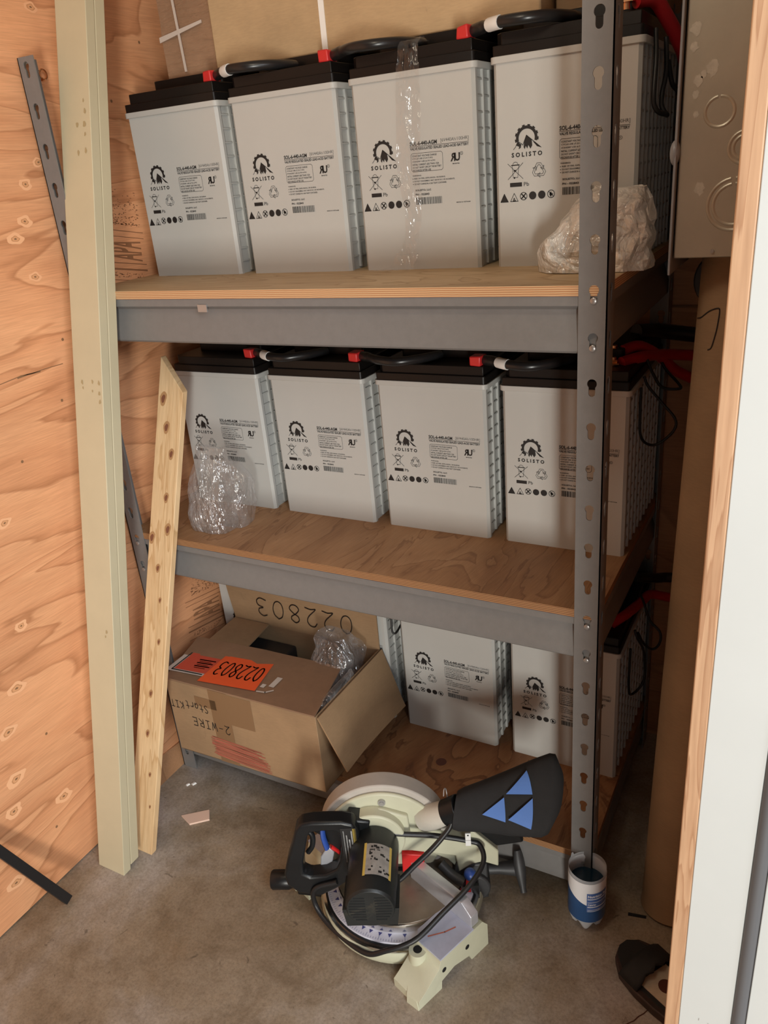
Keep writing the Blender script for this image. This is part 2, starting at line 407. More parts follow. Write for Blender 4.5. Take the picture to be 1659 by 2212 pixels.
M['cable_red'] = simple('cable_red', (.42, .012, .018), .38)
M['tape_red'] = simple('tape_red', (.60, .030, .030), .4)
M['copper'] = simple('copper', (.72, .42, .24), .25, 1.0)
M['white_tag'] = simple('white_tag', (.8, .8, .78), .5)
M['tan_paint'] = simple('tan_paint', (.55, .485, .325), .55, 0, .05, 5, .06, 300, dirt=((.42, .30, .13), 7, .68, .6))
M['cedar_groove'] = simple('cedar_dark', (.25, .13, .06), .7)
M['box_tan'] = cardboard('box_tan', (.52, .355, .195), .45)
M['box_wrapped'] = cardboard('box_wrapped', (.36, .215, .13), .2, True)
M['box_open'] = cardboard('box_open', (.34, .215, .115), .3)
M['box_flap'] = cardboard('box_flap', (.285, .165, .095), .3)
M['card_tube'] = cardboard('card_tube', (.31, .205, .115), .15)
M['strap_dull'] = simple('strap_dull', (.62, .53, .46), .4)
M['strap'] = simple('strap_white', (.88, .86, .82), .45)
M['pack_tape'] = simple('pack_tape', (.235, .135, .068), .38)
M['orange'] = simple('orange_paper', (.90, .125, .035), .5, 0, .05, 12)
M['paper'] = simple('paper', (.62, .56, .50), .6, 0, .05, 20)
M['red_print'] = simple('red_print', (.62, .09, .05), .6)
M['red_marker'] = simple('red_marker', (.46, .135, .085), .7)
M['film_bag'] = film('film_bag', .15, gloss=.15, bstr=.8, cscale=20, edge=.30)
M['film_strip'] = film('film_strip', .07, cscale=22, bstr=.5, gloss=.08, edge=.15)
M['film_wad'] = film('film_wad', .5, (.93, .91, .85), 24, .7, .12, .4, .42, (1, 1, 1))
M['film_floor'] = film('film_floor', .05, gloss=.06, edge=.12)
M['galv'] = simple('galvanised', (.45, .415, .335), .38, .55, .10, 7, .05, 120, dirt=((.55, .50, .43), 5, .66, .45))
M['galv_cover'] = simple('panel_cover', (.30, .32, .35), .4, .2, .05, 10)
M['trim_white'] = simple('trim_white', (.53, .53, .50), .42, 0, .02, 6, dirt=((.45, .42, .36), 16, .77, .5))
M['gasket'] = simple('gasket', (.10, .095, .095), .45)
M['iron'] = simple('black_iron', (.014, .014, .015), .38)
M['cream'] = simple('saw_cream', (.53, .525, .385), .45, 0, .06, 12, .08, 300, dirt=((.16, .12, .07), 14, .70, .55))
M['cream_dust'] = simple('saw_guard_rim', (.46, .42, .37), .6, 0, .08, 15)
M['elbow'] = simple('dust_elbow', (.55, .52, .45), .5, 0, .06, 20)
M['alu'] = simple('saw_aluminium', (.62, .63, .67), .36, .6, .10, 15, .05, 400)
M['alu_top'] = simple('saw_wing_top', (.52, .55, .68), .42, .25, .08, 30, .06, 500)
M['alu_dirty'] = simple('saw_table', (.34, .29, .23), .45, .75, .2, 9, .06, 300, dirt=((.10, .07, .045), 10, .60, .7))
M['chrome'] = simple('bright_rim', (.75, .74, .72), .2, 1.0)
M['scale'] = simple('scale_white', (.66, .67, .76), .45, 0, .05, 30)
M['scale_blue'] = simple('scale_blue', (.05, .06, .22), .5)
M['black_pl'] = simple('black_plastic', (.009, .010, .011), .34, 0, .2, 14, .1, 300, spec=.4)
M['motor'] = simple('motor_black', (.012, .014, .014), .42, 0, .25, 10, .12, 260, dirt=((.10, .085, .055), 8, .60, .5))
M['slot'] = simple('vent_slot', (.003, .003, .003), .8)
M['lab_yellow'] = simple('label_yellow', (.62, .45, .10), .4, 0, .1, 30)
M['lab_grey'] = simple('label_grey', (.34, .32, .29), .4, 0, .2, 60)
M['red_pl'] = simple('red_plastic', (.62, .018, .018), .4)
M['blue_pl'] = simple('blue_plastic', (.025, .07, .30), .4)
M['fabric'] = simple('bag_fabric', (.013, .013, .014), .85, 0, .15, 40, .3, 500)
M['logo_blue'] = simple('logo_blue', (.085, .20, .55), .7)
M['rubber'] = simple('cord_rubber', (.012, .012, .013), .42)
M['bracket'] = simple('bracket_dark', (.055, .055, .057), .5, .3, .2, 20)
M['wood_scrap'] = simple('wood_scrap', (.82, .58, .45), .7)
M['sole'] = simple('sandal_black', (.012, .012, .012), .75, 0, .2, 30, .3, 400)
M['sole_side'] = simple('sandal_side', (.035, .018, .014), .55, 0, .4, 30)
M['insole'] = simple('insole_cream', (.52, .44, .33), .7, 0, .15, 40)
M['spot'] = simple('insole_brown', (.085, .025, .014), .5)
M['pet'] = None
m, nt, b, N, L = new_mat('clear_pet')
b.inputs['Base Color'].default_value = (.8, .84, .88, 1); b.inputs['Roughness'].default_value = .08
tr = N.new('ShaderNodeBsdfTransparent'); lw = N.new('ShaderNodeLayerWeight'); lw.inputs[0].default_value = .4
mx = N.new('ShaderNodeMixShader'); L.new(math_n(N, L, 'MULTIPLY_ADD', lw.outputs['Facing'], .55, .22), mx.inputs[0])
L.new(tr.outputs[0], mx.inputs[1]); L.new(b.outputs[0], mx.inputs[2]); L.new(mx.outputs[0], N['Material Output'].inputs['Surface']); M['pet'] = m
M['lab_white'] = simple('bottle_white', (.78, .80, .82), .35)
M['lab_blue'] = simple('bottle_blue', (.022, .075, .20), .3, 0, .1, 20)
M['lab_panel'] = simple('bottle_panel', (.07, .14, .36), .35)
M['liquid'] = simple('bottle_inside', (.006, .022, .040), .12)
M['stain'] = simple('wood_stamp', (.30, .135, .06), .8)
# bare pine with straight grain (vertical board, jamb edge)
def straight(name, light, dark, sx, knots=0.0, kcol=(.22, .09, .035)):
    m, nt, b, N, L = new_mat(name)
    v = coords(N, L, sx)
    n = noise_tex(N, L, v, 3.2, 3, .5, .5)
    r = ramp(N, [(.0, light), (.7, tuple(a*.6+c*.4 for a, c in zip(light, dark))), (.93, dark), (1, light)]); L.new(math_n(N, L, 'FRACT', math_n(N, L, 'MULTIPLY', n.outputs[0], 6.0)), r.inputs[0])
    f = noise_tex(N, L, v, 22, 3, .6); rf = ramp(N, [(.3, (.9, .88, .86)), (.7, (1.05, 1.05, 1.05))]); L.new(f.outputs[0], rf.inputs[0])
    c = mixc(N, L, 1.0, r.outputs[0], rf.outputs[0], 'MULTIPLY')
    L.new(c, b.inputs['Base Color']); b.inputs['Roughness'].default_value = .55
    return m
M['cedar'] = straight('cedar', (.80, .575, .33), (.62, .39, .19), (9, 2, .45))
M['pine_strip'] = straight('pine_strip', (.50, .295, .165), (.37, .19, .095), (12, 12, .7))

# ------------------------------------------------------------------ the setting
XL = -1.2165
def struct(name, bm, mat, **k):
    o = build(name, bm, mat, None, **k); o['kind'] = 'structure'; return o
b_ = BM(); box(b_, XL-.1, .45, -3.12, .75, -.06, 0); floor = struct('floor', b_, M['concrete'])
ink = Ink((0, 0, 0), (1, 0, 0), (0, 1, 0), (0, 0, 1), .0004)
ink.line([(.205, -.165), (.194, -.167), (.178, -.179), (.165, -.182), (.156, -.199), (.148, -.209), (.142, -.221), (.120, -.245), (.112, -.28), (.085, -.31)], .0022)
ink.onto(floor, M['spot'])
b_ = BM(); box(b_, XL-.02, XL, -3.1, .66, .004, 2.5); wl = struct('wall_left', b_, M['ply_wall'])
b_ = BM(); box(b_, XL-.02, .36, .645, .665, 0, 2.5); wb = struct('wall_back', b_, M['ply_back'])
b_ = BM(); box(b_, XL, .32, .639, .6452, 1.221, 1.226); merge(wb, b_, M['cedar_groove'])
b_ = BM(); box(b_, .32, .36, -.52, .665, 0, 2.5); box(b_, .32, .36, -3.1, -2.76, 0, 2.5); box(b_, .32, .36, -2.76, -.52, 2.15, 2.5); struct('wall_right', b_, M['ply_back'])
b_ = BM(); box(b_, XL-.02, .36, -3.12, -3.1, 0, 2.5); struct('wall_front', b_, M['ply_back'])
b_ = BM(); box(b_, XL-.02, .36, -3.12, .665, 2.5, 2.52); struct('ceiling', b_, M['white_wall'])
# right door jamb: bare wood edge strip, white jamb face, gasket, white stop
YJ = -.558
b_ = BM(); box(b_, .2303, .2475, YJ, -.50, 0, 2.16)
struct('trim_1', b_, M['pine_strip'], bevel=.0015)
b_ = BM(); box(b_, .2475, .3065, YJ, -.50, 0, 2.16); struct('trim_2', b_, M['trim_white'], bevel=.001)
ink = Ink((0, YJ, 0), (1, 0, 0), (0, 0, 1), (0, -1, 0), .0004)
rnd = random.Random(5)
for i in range(9):
    x = .262 + rnd.random()*.03; z = .50 + rnd.random()*.05
    ink.line([(x, z), (x+rnd.uniform(-.003, .003), z+rnd.uniform(.001, .005))], .0008)
ink.line([(.2935, .512), (.2938, .545)], .0009)
ink.onto(bpy.data.objects['trim_2'], M['lab_grey'])
b_ = BM(); cyl(b_, (.3145, YJ+.004, 0), (.3145, YJ+.004, 2.16), .0085, seg=14); struct('trim_3', b_, M['gasket'])
b_ = BM(); box(b_, .323, .40, YJ, -.50, 0, 2.16); struct('trim_4', b_, M['trim_white'], bevel=.001)
b_ = BM(); box(b_, .2303, .40, -2.78, -2.72, 0, 2.16); struct('trim_5', b_, M['trim_white'])
b_ = BM(); box(b_, .2303, .40, -2.72, -.558, 2.13, 2.16); struct('trim_6', b_, M['trim_white'])
# bottom plank along the left wall, under the plywood edge
b_ = BM(); prism(b_, [(-.30, 0), (.18, 0), (.18, .082), (.0, .079), (-.07, .086), (-.14, .075), (-.30, .07)], (XL, 0, 0), (0, 1, 0), (0, 0, 1), (1, 0, 0), .004)
struct('baseboard_left', b_, M['ply_back'])
# printed grade stamp on the left wall plywood (worn, read from the side)
def stamp(y0, z0, s, name):
    ink = Ink((XL, y0, z0), (0, .10, 1), (0, 1, -.18), (1, 0, 0), .0005)
    R = random.Random(int(y0*100+z0*10))
    def speck(a0, a1, b0, b1, n):
        for i in range(n):
            a = R.uniform(a0, a1); b = R.uniform(b0, b1)
            ink.rect(a, a+R.uniform(.001, .003)*s, b, b+R.uniform(.002, .007)*s)
    for k in range(6): speck(.16*s, .17*s+.02*k*s, -.09*s, .05*s, 26)
    for a, wd in ((.145, .0022), (.128, .0018), (.052, .0025), (.034, .005), (.002, .002)):
        ink.line([(a*s, -.12*s), (a*s, .06*s)], wd*s)
    ink.text('APA', .060*s, .118*s, .045*s, -.09*s, .02)
    speck(.010*s, .024*s, -.10*s, .04*s, 40)
    ink.onto(wl, M['stain'])
ink = Ink((XL, 0, 0), (0, 1, 0), (0, 0, 1), (1, 0, 0), .0005)
ink.line([(-.25, 1.218), (-.181, 1.224), (-.150, 1.222), (-.119, 1.2235), (-.066, 1.223)], .0016); ink.line([(-.19, 1.221), (-.165, 1.2225), (-.13, 1.221)], .0028)
for a, b in ((-.050, 1.275), (-.093, 1.144), (-.235, 1.045), (-.354, .689), (-.374, .400), (-.422, .149), (.248, 1.766), (.376, 1.894)): ink.disc(a, b, .0034)
ink.onto(wl, M['cedar_groove'])
R_ = random.Random(12)
wood_knots = ((-.047, 1.603), (-.072, 1.531), (-.106, 1.499), (-.081, 1.418), (0, 1.644), (-.409, .556), (-.459, .469), (-.477, .348), (-.381, .211), (-.507, .276), (-.558, .10), (-.353, .69), (.073, 1.936), (-.318, .932))
for li_, (q0, mm) in enumerate(((.80, simple('knot_halo', (.88, .475, .255), .6)), (.42, simple('knot_rim', (.56, .265, .115), .6)), (.33, simple('knot_heart', (.72, .36, .175), .6)), (.13, M['cedar_groove']))):
    ink = Ink((XL, 0, 0), (0, 1, 0), (0, 0, 1), (1, 0, 0), .0004 + .0002*li_)
    for a, b in wood_knots:
        s_ = R_.uniform(.014, .020) if li_ == 0 else 0; s_ = (s_ or .017)*(1.55 if b < .6 else 1.15); ph = a*40
        ink.poly([(a + q0*s_*1.15*math.cos(t)*(1+.18*math.sin(2*t+ph)+.10*math.sin(5*t+ph)), b + q0*s_*.72*math.sin(t)*(1+.15*math.cos(3*t+ph))) for t in [6.2832*i/22 for i in range(22)]])
    ink.onto(wl, mm)
stamp(.205, 1.365, .80, 'a'); stamp(.235, .33, .85, 'b')

b_ = BM(); R_ = .0095
tube(b_, [V((XL+.012, .056 + R_*math.cos(a), 1.811 + R_*math.sin(a))) for a in [6.2832*i/16 for i in range(17)]], .0018, 8, 0, cap=False); cyl(b_, (XL-.002, .056, 1.8015), (XL+.012, .056, 1.8015), .0018, seg=8)
tag(build('screw_eye', b_, M['copper'], None), 'small metal screw eye in the plywood wall beside the left shelving post', 'hook')

# ------------------------------------------------------------------ steel shelving
W, D, PZ, TOPZ = 1.2064, .615, .0762, 1.7451
LV = [1.3717, .7703, .1515]; BT = .0169
shelf = thing('steel_shelving', 'tall grey steel rivet shelving frame with keyhole posts and three levels', 'shelving', (-W/2, D/2, 0))
def keyhole(a, b, flip=1):
    r, h, s = .0082, .0056, .0165
    pts = []
    t0 = math.asin(h/r)
    for i in range(15):
        t = -math.pi/2 + t0 + (2*math.pi-2*t0)*i/14
        pts.append((a + r*math.cos(t), b + r*math.sin(t)))
    for i in range(7):
        t = math.pi + math.pi*i/6
        pts.append((a + h*math.cos(t), b - s + h*math.sin(t)))
    return pts
FL = .0466
def make_post(x, y, sx, sy):
    bm = BM(); zt = 1.838
    zs = [TOPZ + PZ - k*PZ for k in range(24)]; zs = [z for z in zs if z > .05]
    hol = [keyhole(.0179 + .004, z) for z in zs]
    out = [(0, 0), (FL, 0), (FL, zt), (0, zt)]
    plate(bm, out, hol, (x, y, 0), (sx, 0, 0), (0, 0, 1), (0, sy, 0), .0022)
    plate(bm, out, [keyhole(.024, z) for z in zs], (x, y, 0), (0, sy, 0), (0, 0, 1), (sx, 0, 0), .0022)
    return build('post', bm, M['steel'], shelf, sharp=30)
make_post(0, 0, -1, 1); make_post(-W, 0, 1, 1); make_post(0, D, -1, -1); make_post(-W, D, 1, -1)
def beam_prof(h):
    return [(.026, 0), (.0035, 0), (.0035, -.016), (.0090, -.0185), (.0165, -.0235), (.0175, -.031), (.0065, -h+.024), (.0042, -h+.010), (.0048, -h+.004), (.009, -h), (.022, -h), (.022, -h+.002), (.012, -h+.003), (.0075, -h+.012), (.0195, -.032), (.0180, -.022), (.006, -.0025), (.026, -.0025)]
for li, z in enumerate(LV):
    zb = z - BT; h = .0944 if li < 2 else .0859
    pr = beam_prof(h)
    for y0, s in ((0, 1), (D, -1)):
        bm = BM(); prism(bm, [(a*s, b) for a, b in pr], (-W+.0035, y0, zb), (0, 1, 0), (0, 0, 1), (1, 0, 0), W-.007)
        bo = build('beam', bm, M['steel'], shelf, sharp=25)
        for px in (-.0219, -W+.0219):
            for rz in ({0: (TOPZ-5*PZ-.0165, TOPZ-6*PZ-.0165), 1: (TOPZ-13*PZ-.0165, TOPZ-14*PZ-.0165), 2: (TOPZ-21*PZ-.0165, )}[li]):
                bm = BM(); cyl(bm, (px, y0-.0028*s, rz), (px, y0+.008*s, rz), .0052, seg=16, prof=[(0, .0042), (.08, .0054), (.25, .0056), (1, .0056)]); build('rivet', bm, M['rivet'], bo)
    for x0, s in ((0, -1), (-W, 1)):
        bm = BM(); prism(bm, [(a*s, b) for a, b in pr], (x0, .003, zb), (1, 0, 0), (0, 0, 1), (0, 1, 0), D-.006)
        build('side_beam', bm, M['steel'], shelf, sharp=25)
    # sheet metal clip under the top lip
    if li == 0:
        bm = BM(); box(bm, -.846, -.822, .001, .004, zb-.027, zb-.012); build('clip', bm, M['rivet'], shelf)
def board(z, top, edge, label):
    bm = BM(); box(bm, -W+.004, -.004, .0015, D-.004, z-BT, z)
    for f in bm.faces:
        f.normal_update(); f.material_index = 0 if abs(f.normal.z) > .5 else 1
    o = build('shelf_board', bm, [top, edge], None, sharp=30)
    return tag(o, label, 'shelf', 'plywood decks of the steel shelving')
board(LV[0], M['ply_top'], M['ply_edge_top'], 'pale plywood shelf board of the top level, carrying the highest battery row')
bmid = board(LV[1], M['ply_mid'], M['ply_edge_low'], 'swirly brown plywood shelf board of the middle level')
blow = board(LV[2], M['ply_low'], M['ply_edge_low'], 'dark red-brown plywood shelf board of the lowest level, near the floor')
ink = Ink((-.429, .149, LV[2]), (1, 0, 0), (0, 1, 0), (0, 0, 1), .0004); ink.disc(0, 0, .014); ink.onto(blow, M['spot'])

# ------------------------------------------------------------------ batteries
BW, BD, BH = .26226, .34, .3626
def make_battery():
    root = thing('battery', 'x', 'battery', (0, 0, 0), 'grey deep-cycle batteries')
    bm = BM(); c = .006
    # body: front and back slabs, recessed ribbed sides
    box(bm, .005, BW-.005, .012, BD-.012, 0, BH-.004)
    for y0, y1, fr in ((0, .014, 1), (BD-.014, BD, 0)):
        e = 0 if fr else 1
        pts = [(c, 0), (BW-c, 0), (BW, c), (BW, .014), (0, .014), (0, c)]
        hexa(bm, [(x, (y0+y) if fr else (y1-y), .0) for x, y in pts], [(x, (y0+y) if fr else (y1-y), BH-.008) for x, y in pts])
    for k in range(1, 9):
        y = .012 + k*(BD-.024)/9
        for x0, x1 in ((0, .006), (BW-.006, BW)): box(bm, x0, x1, y-.0035, y+.0035, .004, BH-.010)
    for k in range(1, 13):
        z = k*BH/13
        for x0, x1 in ((.002, .006), (BW-.006, BW-.002)): box(bm, x0, x1, .013, BD-.013, z-.0016, z+.0016)
    cs = build('case', bm, M['case'], root, bevel=.0022, segs=2)
    # rim of the case under the lid
    def rr(x0, x1, y0, y1, r, n=5):
        p = []
        for cx_, cy_, a in ((x1-r, y0+r, -90), (x1-r, y1-r, 0), (x0+r, y1-r, 90), (x0+r, y0+r, 180)):
            for i in range(n): t = math.radians(a+90*i/(n-1)); p.append((cx_+r*math.cos(t), cy_+r*math.sin(t)))
        return p
    bm = BM(); P = rr(-.0055, BW+.0055, -.0045, BD+.0045, .012)
    hexa(bm, [(x, y, BH-.0115) for x, y in P], [(x, y, BH) for x, y in P]); build('rim', bm, M['case'], root, bevel=.001)
    bm = BM()
    P = rr(-.001, BW+.001, -.001, BD+.001, .006); hexa(bm, [(x, y, BH-.002) for x, y in P], [(x, y, BH+.017) for x, y in P])
    # upper step with cut corners where the posts sit
    P = [(.004, .016), (.016, .004), (BW-.03, .004), (BW-.004, .004), (BW-.004, BD-.004), (.004, BD-.004)]
    hexa(bm, [(x, y, BH+.016) for x, y in P], [(x, y, BH+.037) for x, y in P])
    P = rr(.03, BW-.03, .075, BD-.03, .008); hexa(bm, [(x, y, BH+.036) for x, y in P], [(x, y, BH+.064) for x, y in P])
    build('lid', bm, M['lid'], root, bevel=.0015)
    # printing on the front
    I = Ink((0, 0, 0), (1, 0, 0), (0, 0, 1), (0, -1, 0), .0006)
    cx_, cz_, R = .062, .2262, .0204
    n = 46; t0, t1 = math.radians(-17), math.radians(197)
    for i in range(n):
        a, b = t0+(t1-t0)*i/n, t0+(t1-t0)*(i+1)/n
        ro = .0226 if (i % 6) in (1, 2, 3) else R
        I.poly([(cx_+.0153*math.cos(a), cz_+.0153*math.sin(a)), (cx_+ro*math.cos(a), cz_+ro*math.sin(a)), (cx_+ro*math.cos(b), cz_+ro*math.sin(b)), (cx_+.0153*math.cos(b), cz_+.0153*math.sin(b))])
    pk = (.0615, .2308)
    I.poly([pk, (.0572, .2215), (.0560, .2110), (.0582, .2075), (.0602, .2130), (.0630, .2080), (.0650, .2140), (.0690, .2075), (.0725, .2130), (.0715, .2225), (.0665, .2265)])
    I.poly([(.0415, .2150), (.0455, .2215), (.0500, .2165), (.0520, .2180), (.0505, .2105), (.0465, .2085), (.0475, .2125)])
    I.line([pk, (.0545, .2145), (.0530, .2165), (.0468, .2205)], .0009)
    I.line([pk, (.0700, .2240), (.0890, .2085)], .0011); I.line([(.0445, .2205), (.0405, .2125), (.0365, .2085)], .0009)
    I.poly([(.0735, .2195), (.0790, .2170), (.0890, .2085), (.0815, .2105), (.0790, .2135)])
    I.text('S O L I S T O', .0326, .0912, .1950, .2030, .038)
    # crossed bin
    I.line([(.0248, .1849), (.0542, .1576)], .0008); I.line([(.0248, .1576), (.0542, .1849)], .0008)
    I.line([(.0330, .1815), (.0352, .1605), (.0440, .1605), (.0462, .1815), (.0330, .1815)], .0007)
    I.line([(.0318, .1818), (.0474, .1818)], .0016); I.ring(.0396, .1822, .005, .0007, n=8, t0=0, t1=3.14); I.disc(.0375, .1600, .0016); I.rect(.036, .041, .171, .1735)
    I.rect(.0285, .0519, .1444, .1516); I.text('Pb', .0555, .0656, .1447, .1515, .0)
    # recycling loop: three bent outlined arrows
    for k in range(3):
        a = math.radians(90 + 120*k); ca, sa = math.cos(a-math.pi/2), math.sin(a-math.pi/2)
        q = [(-.0085, .002), (-.004, .0105), (.0035, .0105), (.0072, .0045), (.0095, .0058), (.0085, -.0005), (.0028, .0020), (.0046, .0030), (.0018, .0072), (-.0018, .0072), (-.0052, .0005), (-.0085, .002)]
        I.line([(.0848 + x*ca - (y+.002)*sa, .1700 + x*sa + (y+.002)*ca) for x, y in q], .0007)
    # safety icons
    def tri(a, b, s, fill):
        q = [(a-s, b-s*.85), (a+s, b-s*.85), (a, b+s*1.05)]
        if fill: I.poly(q)
        I.line(q+[q[0], q[1]], .0010)
    tri(.0168, .1250, .0075, True); tri(.0364, .1252, .0075, False); I.rect(.0335, .0395, .1195, .1212); I.poly([(.034, .122), (.0385, .122), (.036, .1258)])
    I.ring(.0547, .1271, .0066, .0011); I.line([(.0505, .1315), (.0590, .1228)], .0022); I.line([(.0505, .1228), (.0590, .1315)], .0022)
    I.disc(.0724, .1274, .0071); I.disc(.0899, .1277, .0071); I.ring(.1076, .1280, .0066, .0011); I.line([(.103, .1325), (.1122, .1236)], .0012); I.rect(.1055, .1085, .1235, .1315); I.rect(.1045, .1110, .1265, .1290)
    # right column
    I.text('SOL-6-440-AGM', .1229, .1809, .2322, .2398, .030); I.text('[6V440Ah/100HR]', .1889, .2465, .2328, .2405, -.012)
    I.line([(.1227, .2308), (.2465, .2308)], .0007)
    I.text('VALVE REGULATED SEALED LEAD-ACID BATTERY', .1229, .2465, .2243, .2292, .024)
    x0, x1, z0, z1, r = .1236, .1915, .1855, .2185, .003
    q = [(x0+r, z0), (x1-r, z0), (x1, z0+r), (x1, z1-r), (x1-r, z1), (x0+r, z1), (x0, z1-r), (x0, z0+r), (x0+r, z0)]
    I.line(q, .0006)
    for i, (t, e) in enumerate((('CONSTANT VOLTAGE CHARGE', .1790), ('CYCLE USE (7.2V-7.4V)', .1705), ('STANDBY USE (6.75V-6.9V)', .1755), ('INITIAL CURRENT LESS THAN 132A', .1835), ('DO NOT SHORT CIRCUIT THE BATTERY', .1880), ('RECHARGE AFTER USE', .1655))):
        z = .2138 - i*.0052; I.text(t, .1262, e, z-.0016, z+.0016, .014)
    I.text('R', .2178, .2076, .1985, .2133, .035); I.text('U', .2165, .2278, .1985, .2133, .035); I.ring(.2312, .2115, .0028, .0006, n=10); I.text('R', .2302, .2322, .2103, .2127)
    I.text('MH60702', .2120, .2262, .1932, .1955, .02)
    I.text('WARNINGS:', .1248, .1440, .1770, .1796, .012)
    for i, (t, e) in enumerate((('RISK OF FIRE, EXPLOSION, OR BURNS.', .1955), ('DO NOT DISASSEMBLE, HEAT ABOVE 50 C OR INCINERATE.', .2150), ('DO NOT CHARGE IN A GAS TIGHT CONTAINER.', .1975))):
        z = .1728 - i*.0050; I.disc(.1252, z, .0008, n=8); I.text(t, .1280, e, z-.0015, z+.0015, .014)
    I.text('SOLISTO, LLC', .1290, .1634, .1492, .1530, .03); I.text('PN - 022843', .1287, .1590, .1418, .1455, .03)
    R = random.Random(11); x = .1292
    while x < .1855:
        wd = R.choice((.0007, .0007, .0012, .0019)); I.rect(x, min(x+wd, .1858), .1248, .1378); x += wd + R.choice((.0006, .0009, .0013))
    I.text('MADE IN VIETNAM', .2165, .2455, .1236, .1256, .02)
    I.onto(cs, M['ink'])
    return root
def copy_tree(o, parent=None):
    c = o.copy(); C.objects.link(c)
    if parent is not None: c.parent = parent
    for ch in list(o.children): copy_tree(ch, c)
    return c
proto = make_battery()
ROW = [([-1.1654, -.8684, -.5714, -.2744], .240, .014), ([-1.1702, -.8709, -.5715, -.2721], .2395, .0094), ([-1.189, -.8839, -.5788, -.2737], .2589, -.001)]
BL = [['grey battery with black lid, leftmost on the top shelf against the plywood wall', 'grey battery second from left on the top shelf', 'grey battery on the top shelf with a clear plastic strip hanging down its front', 'grey battery on the top shelf behind the post, crumpled plastic wad at its foot'],
      ['grey battery on the middle shelf half hidden behind a clear plastic bag', 'grey battery second from left on the middle shelf, clear of the bag', 'grey battery third from left on the middle shelf, fully in view', 'grey battery at right end of the middle shelf, behind the perforated post'],
      ['grey battery on the bottom shelf at the left wall, behind the open carton', 'grey battery on the bottom shelf behind the right side of the open carton', 'grey battery on the bottom shelf, between the open carton and the perforated post', 'grey battery at right end of the bottom shelf, behind the perforated post and dust bag']]
first = True
for ri, (xs, y0, br) in enumerate(ROW):
    for bi, x in enumerate(xs):
        o = proto if first else copy_tree(proto); first = False
        o.location = (x, y0 + br*(x + .13 + .62), LV[ri]); o['label'] = BL[ri][bi]
# jumper cables from lid to lid
def jumper(ri, bi, tagged, label):
    x = ROW[ri][0][bi] + BW; zl = LV[ri] + BH + .037; y0 = ROW[ri][1]
    root = thing('battery_cable', label, 'cable', (x, y0, zl), 'black jumper cables between batteries')
    bm = BM(); pts = [(x-.004, y0+.020, zl+.011), (x+.020, y0+.006, zl+.0125), (x+.06, y0-.018, zl+.0125), (x+.105, y0-.022, zl+.0115), (x+.142, y0+.004, zl+.012), (x+.165, y0+.040, zl+.011), (x+.172, y0+.062, zl+.010)]
    tube(bm, pts, .0095, 14, 8, rfun=lambda t: .0098 if t > .18 else .0108); build('cable', bm, M['cable_black'], root)
    bm = BM(); R = random.Random(ri*7+bi)
    P = [(x-.036, y0+.008), (x-.010, y0+.003), (x-.006, y0+.034), (x-.034, y0+.036)]
    hexa(bm, [(a, b, zl) for a, b in P], [(a+R.uniform(-.002, .002), b+R.uniform(-.002, .002), zl+.0225+R.uniform(-.003, .002)) for a, b in P]); build('red_tape_wrap', bm, M['tape_red'], root, bevel=.003)['label'] = 'red tape wrapped lug'
    if tagged:
        bm = BM(); tube(bm, crom(pts, 8)[11:17], .0112, 14, 0); build('tag', bm, M['white_tag'], root)['label'] = 'white paper tag'
nm = ['first and second', 'second and third', 'third and fourth']
for bi in range(3): jumper(0, bi, bi != 1, 'black jumper cable with red taped lug between the %s top shelf batteries' % nm[bi])
for bi in range(3): jumper(1, bi, bi != 1, 'black jumper cable with red taped lug between the %s middle shelf batteries' % nm[bi])
# heavy leads and thin wires at the right end
def lead(name, pts, r, mat, label, cat, n=8, lug=None, grp=None):
    root = thing(name, label, cat, pts[0], grp)
    bm = BM(); tube(bm, pts, r, 12, n); build('sheath' if lug else 'strand', bm, mat, root)
    if lug:
        bm = BM(); x, y, z = lug
        box(bm, x-.013, x+.010, y-.011, y+.011, z-.0015, z+.0015); cyl(bm, (x-.003, y, z-.012), (x-.003, y, z+.012), .006, seg=12); cyl(bm, (x-.003, y, z+.0015), (x-.003, y, z+.007), .0095, seg=6)
        build('lug', bm, M['copper'], root)['label'] = 'copper lug and bolt'
lead('power_lead', [(-.034, .29, 1.790), (-.010, .318, 1.790), (.004, .345, 1.768), (.020, .385, 1.733), (.029, .42, 1.700), (.035, .50, 1.62)], .0125, M['cable_red'], 'thick red cable running down from the top shelf battery at the grey panel', 'cable', lug=(-.046, .285, 1.790), grp='red battery leads')
lead('power_lead', [(-.040, .30, 1.174), (-.014, .34, 1.176), (.017, .42, 1.164), (.063, .50, 1.145), (.13, .56, 1.13)], .0115, M['cable_red'], 'upper thick red cable leaving the middle shelf toward the cardboard tube', 'cable', lug=(-.052, .298, 1.174), grp='red battery leads')
lead('power_lead', [(-.045, .335, 1.190), (-.020, .37, 1.192), (.013, .42, 1.160), (.036, .46, 1.124), (.066, .50, 1.096), (.12, .55, 1.06)], .0115, M['cable_red'], 'lower thick red cable sloping down behind the cardboard tube from the middle shelf', 'cable', lug=(-.058, .33, 1.19), grp='red battery leads')
lead('power_lead', [(-.045, .31, .555), (-.019, .35, .566), (-.002, .44, .553), (.008, .50, .543), (.048, .53, .526), (.11, .56, .51)], .0115, M['cable_red'], 'thick red cable leaving the bottom shelf battery toward the tube', 'cable', lug=(-.056, .302, .556), grp='red battery leads')
lead('main_cable', [(-.047, .47, 1.200), (-.008, .53, 1.190), (.066, .56, 1.176), (.16, .57, 1.17)], .0165, M['cable_black'], 'thick black cable behind the tube at the middle shelf top', 'cable', grp='thick black mains cables')
